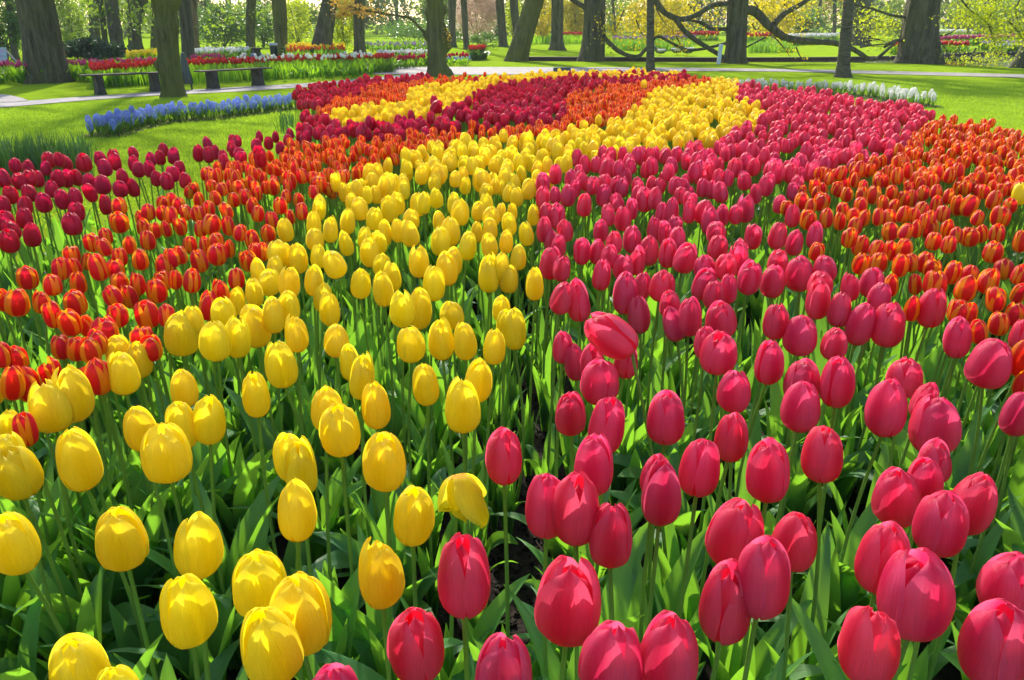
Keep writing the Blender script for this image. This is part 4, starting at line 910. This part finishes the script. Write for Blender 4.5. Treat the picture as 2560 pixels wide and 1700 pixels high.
shrub('shrub', 1100,104,260,1.6,GLEAF,'long dark shrub line behind the burled trunk',4940,0.144)
shrub('shrub', 2010,92,110,2.4,GLEAF,'dark green shrub behind the far white narcissi',3040,0.180)
shrub('shrub', 2250,98,130,3.2,MLEAF,'green shrub left of the widest trunk',3800,0.144)
shrub('shrub', 2450,88,200,4.6,MLEAF,'high green shrub behind the magenta band',4560,0.216)
for i in range(10):
    x = 420+i*112+rnd.uniform(-20,20)
    shrub('shrub', x, 92+rnd.uniform(-4,3), rnd.uniform(80,120), rnd.uniform(3.0,6.5), [MLEAF,FARLEAF,GLEAF][i%3], ['hazy light green woodland shrub in the far background','hazy olive woodland shrub in the far background','hazy dark green woodland shrub in the far background'][i%3], 3000, .21, group='woodland shrubs in the far background')
for i in range(9):
    x = 1540+i*125+rnd.uniform(-20,20)
    shrub('shrub', x, 84+rnd.uniform(-3,3), rnd.uniform(80,120), rnd.uniform(4,7), [MLEAF,GOLD,FARLEAF][i%3], ['hazy light green woodland shrub in the far background','hazy golden woodland shrub in the far background','hazy olive woodland shrub in the far background'][i%3], 3000, .22, group='woodland shrubs in the far background')
for i in range(34):
    x = -60 + i*80 + rnd.uniform(-30,30); y = rnd.uniform(82,100); wd = rnd.uniform(8,17)
    trunk_tree(x,y,wd,wd*.85,x+rnd.uniform(-8,8),BARKF,'one of the many distant hazy trunks of the wood',14,nleaf=2200,group='distant trunks of the wood',
       low=[(loc_pts(x,y,[(x,20),(x+18,10+rnd.uniform(-5,20)),(x+34,rnd.uniform(0,40))],.5),90,.26,(1.2,1,.7)),
            (loc_pts(x,y,[(x,0),(x-18,15),(x-34,rnd.uniform(0,40))],.5),90,.26,(1.2,1,.7))])
# wood that closes the view
wd_ = MB()
cs = np.stack([nr.uniform(-105,120,420), nr.uniform(95,120,420), nr.uniform(0,14,420)], -1)
cs = cs[(np.sin(cs[:,0]*.35)+np.sin(cs[:,0]*.11+2) + nr.normal(size=420)*.6 > -.9) | (cs[:,2] < 2.2)]
leaf_quads(wd_, clumps(cs, np.array([2.2,1.6,1.1]), 110), .62)
wb = np.stack([nr.uniform(-110,125,150), nr.uniform(92,110,150), nr.uniform(0,1.8,150)], -1)
leaf_quads(wd_, clumps(wb, np.array([1.8,1.2,.7]), 60), .5)
tag(wd_.build('woodland', [FARLEAF]), 'hazy spring foliage of the wood that closes the view', 'wood', kind='stuff')

# ------------------------------------------------------------------ benches, bin, board, posts, birds
def bench(x0, y0, x1, y1, xa, ya, xb, yb, label):
    A,_ = hit(xa, ya, 0); B,_ = hit(xb, yb, 0)             # feet of the two supports
    mid = (A+B)/2; ang = math.atan2(B.y-A.y, B.x-A.x)
    root = thing('stone_bench', (mid.x, mid.y, 0), label, 'bench', 'backless benches by the path', ang)
    d = (B-A).length; h = .37
    bevel_box('seat', (0,0,h), (d*1.58,.30,.028), WOOD, root, 0, .012)
    for s in (-1,1):
        m2 = MB(); 
        Pf = [(-.085,0),(.085,0),(.062,.12),(.06,h-.014),(-.06,h-.014),(-.062,.12)]
        V = [(x, -.13, z) for x,z in Pf] + [(x, .13, z) for x,z in Pf]
        Qs = [[i,(i+1)%6,(i+1)%6+6,i+6] for i in range(6)] + [[0,1,2,5],[5,2,3,4],[6,11,8,7],[11,10,9,8]]
        m2.add(V, Qs); o = m2.build('leg', STONE, root, smooth=False); o.location = (s*d/2,0,0)
        md = o.modifiers.new('bevel','BEVEL'); md.width = .008
bench(215,192,412,184, 252,236, 390,229, 'stone legged bench left of the burled trunk, part hidden by it')
bench(498,181,671,174, 534,222, 646,214, 'stone legged bench right of the burled trunk with a sunlit end')
def far_bench(x0, x1, y, label):
    A,_ = hit(x0, y, 0); B,_ = hit(x1, y, 0); mid = (A+B)/2
    root = thing('park_bench', mid, label, 'bench', 'backless benches by the path'); d = (B-A).length
    bevel_box('seat', (0,0,.40), (d,.4,.05), WOOD, root)
    for s in (-1,1): bevel_box('leg', (s*d*.36,0,.187), (.14,.34,.374), STONE, root)
far_bench(592,655,149,'far bench seen edge on left of the litter bin')
far_bench(708,792,149,'far bench seen edge on below the leaning trunk')
P,t = hit(687,148,0)
rt_ = thing('litter_bin', P, 'tall dark green litter bin before the straight mossy trunk', 'litter bin')
hgt = 38*t/FPX; wbn = 19*t/FPX
mb = MB(); tube(mb, [(0,0,0),(0,0,.02),(0,0,hgt*.5),(0,0,hgt*.86)], [wbn*.44,wbn*.46,wbn*.49,wbn*.5], 20); mb.build('body', DGREEN, rt_)
mb = MB(); tube(mb, [(0,0,hgt*.86),(0,0,hgt*.97),(0,0,hgt),(0,0,hgt+.001)], [wbn*.55,wbn*.55,wbn*.5,.001], 20); mb.build('lid', simple('bin_lid',(.35,.42,.45),(.45,.5,.52),5,.35), rt_)
# A-board at the left edge
P,t = hit(16,158,0); hb_ = 38*t/FPX; wb_ = 17*t/FPX
rt_ = thing('display_board', P, 'pale blue folding display board with a colourful poster at the left edge', 'sign', rz=R(12))
def panel(name, w_, h_, th, mat, ang, dy, x=0):
    mb = MB(); box(mb, (0,0,h_/2), (w_, th, h_)); o = mb.build(name, mat, rt_, smooth=False); o.rotation_euler = (ang,0,0); o.location = (x,dy,0); return o
panel('front_panel', wb_, hb_, .03, BLUEP, R(-12), -.20)
ps = MB(); box(ps, (0,-.018,hb_*.78), (wb_*.78,.006,hb_*.3)); box(ps, (0,-.018,hb_*.34), (wb_*.78,.006,hb_*.42)); o = ps.build('poster', POSTER, rt_, smooth=False); o.rotation_euler = (R(-12),0,0); o.location=(0,-.20,0)
mb = MB(); box(mb, (0,0,hb_/2), (.025,wb_*1.0,hb_)); o = mb.build('rear_panel', SLATE, rt_, smooth=False); o.rotation_euler = (0,R(-34),0); o.location = (wb_*1.35,.1,0)
# dark sign at the far edge of the bed
P,_ = hit(1405,192,0); P2,t = hit(1405,180,.28)
rt_ = thing('name_board', (P2.x, P2.y, 0), 'low dark green sloping name board at the far edge of the bed', 'sign')
bevel_box('leg', (-.12,0,.13), (.03,.03,.26), DGREEN, rt_, 0, .004); bevel_box('leg', (.12,0,.13), (.03,.03,.26), DGREEN, rt_, 0, .004)
wq = 44*t/FPX; o = bevel_box('panel', (0,0,.30), (wq,.20,.045), DGREEN, rt_, 0, .006); o.rotation_euler = (R(38),0,0)
# pale post
P,t = hit(1797,161,0)
rt_ = thing('marker_post', P, 'pale grey blue marker post left of the limbed trunk', 'post')
ht = 46*t/FPX; wq = 9*t/FPX
o = bevel_box('shaft', (0,0,ht/2), (wq,wq*.8,ht), WHITEP, rt_, 0, .015); o.rotation_euler = (0,R(3),0)
bevel_box('cap', (.04,0,ht+.006), (wq*1.02,wq*.84,.02), WHITEP, rt_, 0, .006)
# dark green cover standing behind the burled trunk
P,t = hit(470,224,0)
rt_ = thing('equipment_cover', P, 'dark green tapered cover on legs right behind the burled trunk', 'cover')
hh = 88*t/FPX*.98
mb = MB(); Z = np.linspace(.16*hh, hh, 8); wid = np.interp(Z/hh, [.16,.3,1], [.62,.60,.22])*.42
for zi in range(7):
    pass
th = np.linspace(0,2*PI,16,endpoint=False)
V = np.array([[(wid[i]*.5*np.cos(a)*(1+.05*math.sin(5*a+i)), wid[i]*.3*np.sin(a), Z[i]) for a in th] for i in range(8)]).reshape(-1,3)
Q = [[i*16+j, i*16+(j+1)%16, (i+1)*16+(j+1)%16, (i+1)*16+j] for i in range(7) for j in range(16)]
mb.add(V, Q); tube(mb, [(0,0,hh),(0,0,hh+.02)], [wid[-1]*.3,.001], 12); mb.build('cover', DGREEN, rt_)
for s in (-1,1):
    mb = MB(); tube(mb, [(s*.09,0,0),(s*.08,0,.2*hh)], [.02,.022], 8); mb.build('leg', DGREEN, rt_)
# ducks on the far bank
def duck(px, py, s, rz, label):
    P,_ = hit(px, py, 0); root = thing('duck', P, label, 'duck', 'ducks on the far canal bank', rz)
    me = bpy.data.meshes.new('body'); vs = [(-.26,0,.20),(-.14,0,.16),(0,0,.15),(.13,0,.17),(.19,0,.25),(.22,0,.33),(.30,0,.33)]
    me.from_pydata([tuple(c*s for c in v) for v in vs], [(i,i+1) for i in range(6)], []); me.materials.append(BIRD)
    o = link('body', me, root); sk = o.modifiers.new('skin','SKIN')
    for v, r in zip(me.skin_vertices[0].data, (.02,.075,.10,.08,.045,.045,.014)): v.radius = (r*s, r*s)
    me.skin_vertices[0].data[2].use_root = True
    o.modifiers.new('sub','SUBSURF').levels = 2; o.modifiers[-1].render_levels = 2
    for y in (-1,1):
        mb = MB(); P_ = smooth_path([(-.2*s,.06*y*s,.21*s),(-.05*s,.10*y*s,.19*s),(.08*s,.07*y*s,.19*s)],4); tube(mb, P_, [.015*s]+[.045*s]*(len(P_)-2)+[.02*s], 8); mb.build('wing', BIRDW, root)
        mb = MB(); tube(mb, [(0,.04*y*s,0),(0,.035*y*s,.1*s)], [.008*s,.010*s], 6); mb.build('leg', GOLD, root)
duck(1650,139,1.1,R(160),'dark duck with a white side, left of the group on the far bank')
duck(1692,138,1.2,R(20),'grey duck in the middle of the group on the far bank')
duck(1718,140,1.4,R(200),'largest grey duck, right of the group on the far bank')
hm, hnt, ho = newmat('haze_air')
pv = N(hnt, 'ShaderNodeVolumePrincipled', Density=.0005, Anisotropy=.2); pv.inputs['Color'].default_value = (.93,.97,1,1)
hnt.links.new(pv.outputs[0], ho.inputs['Volume'])
hz = MB(); box(hz, (5,60,9), (380,230,20)); tag(hz.build('haze', hm, smooth=False), kind='stuff')
print('plants', {k: (count[k], len(rest[k])) for k in KIND})
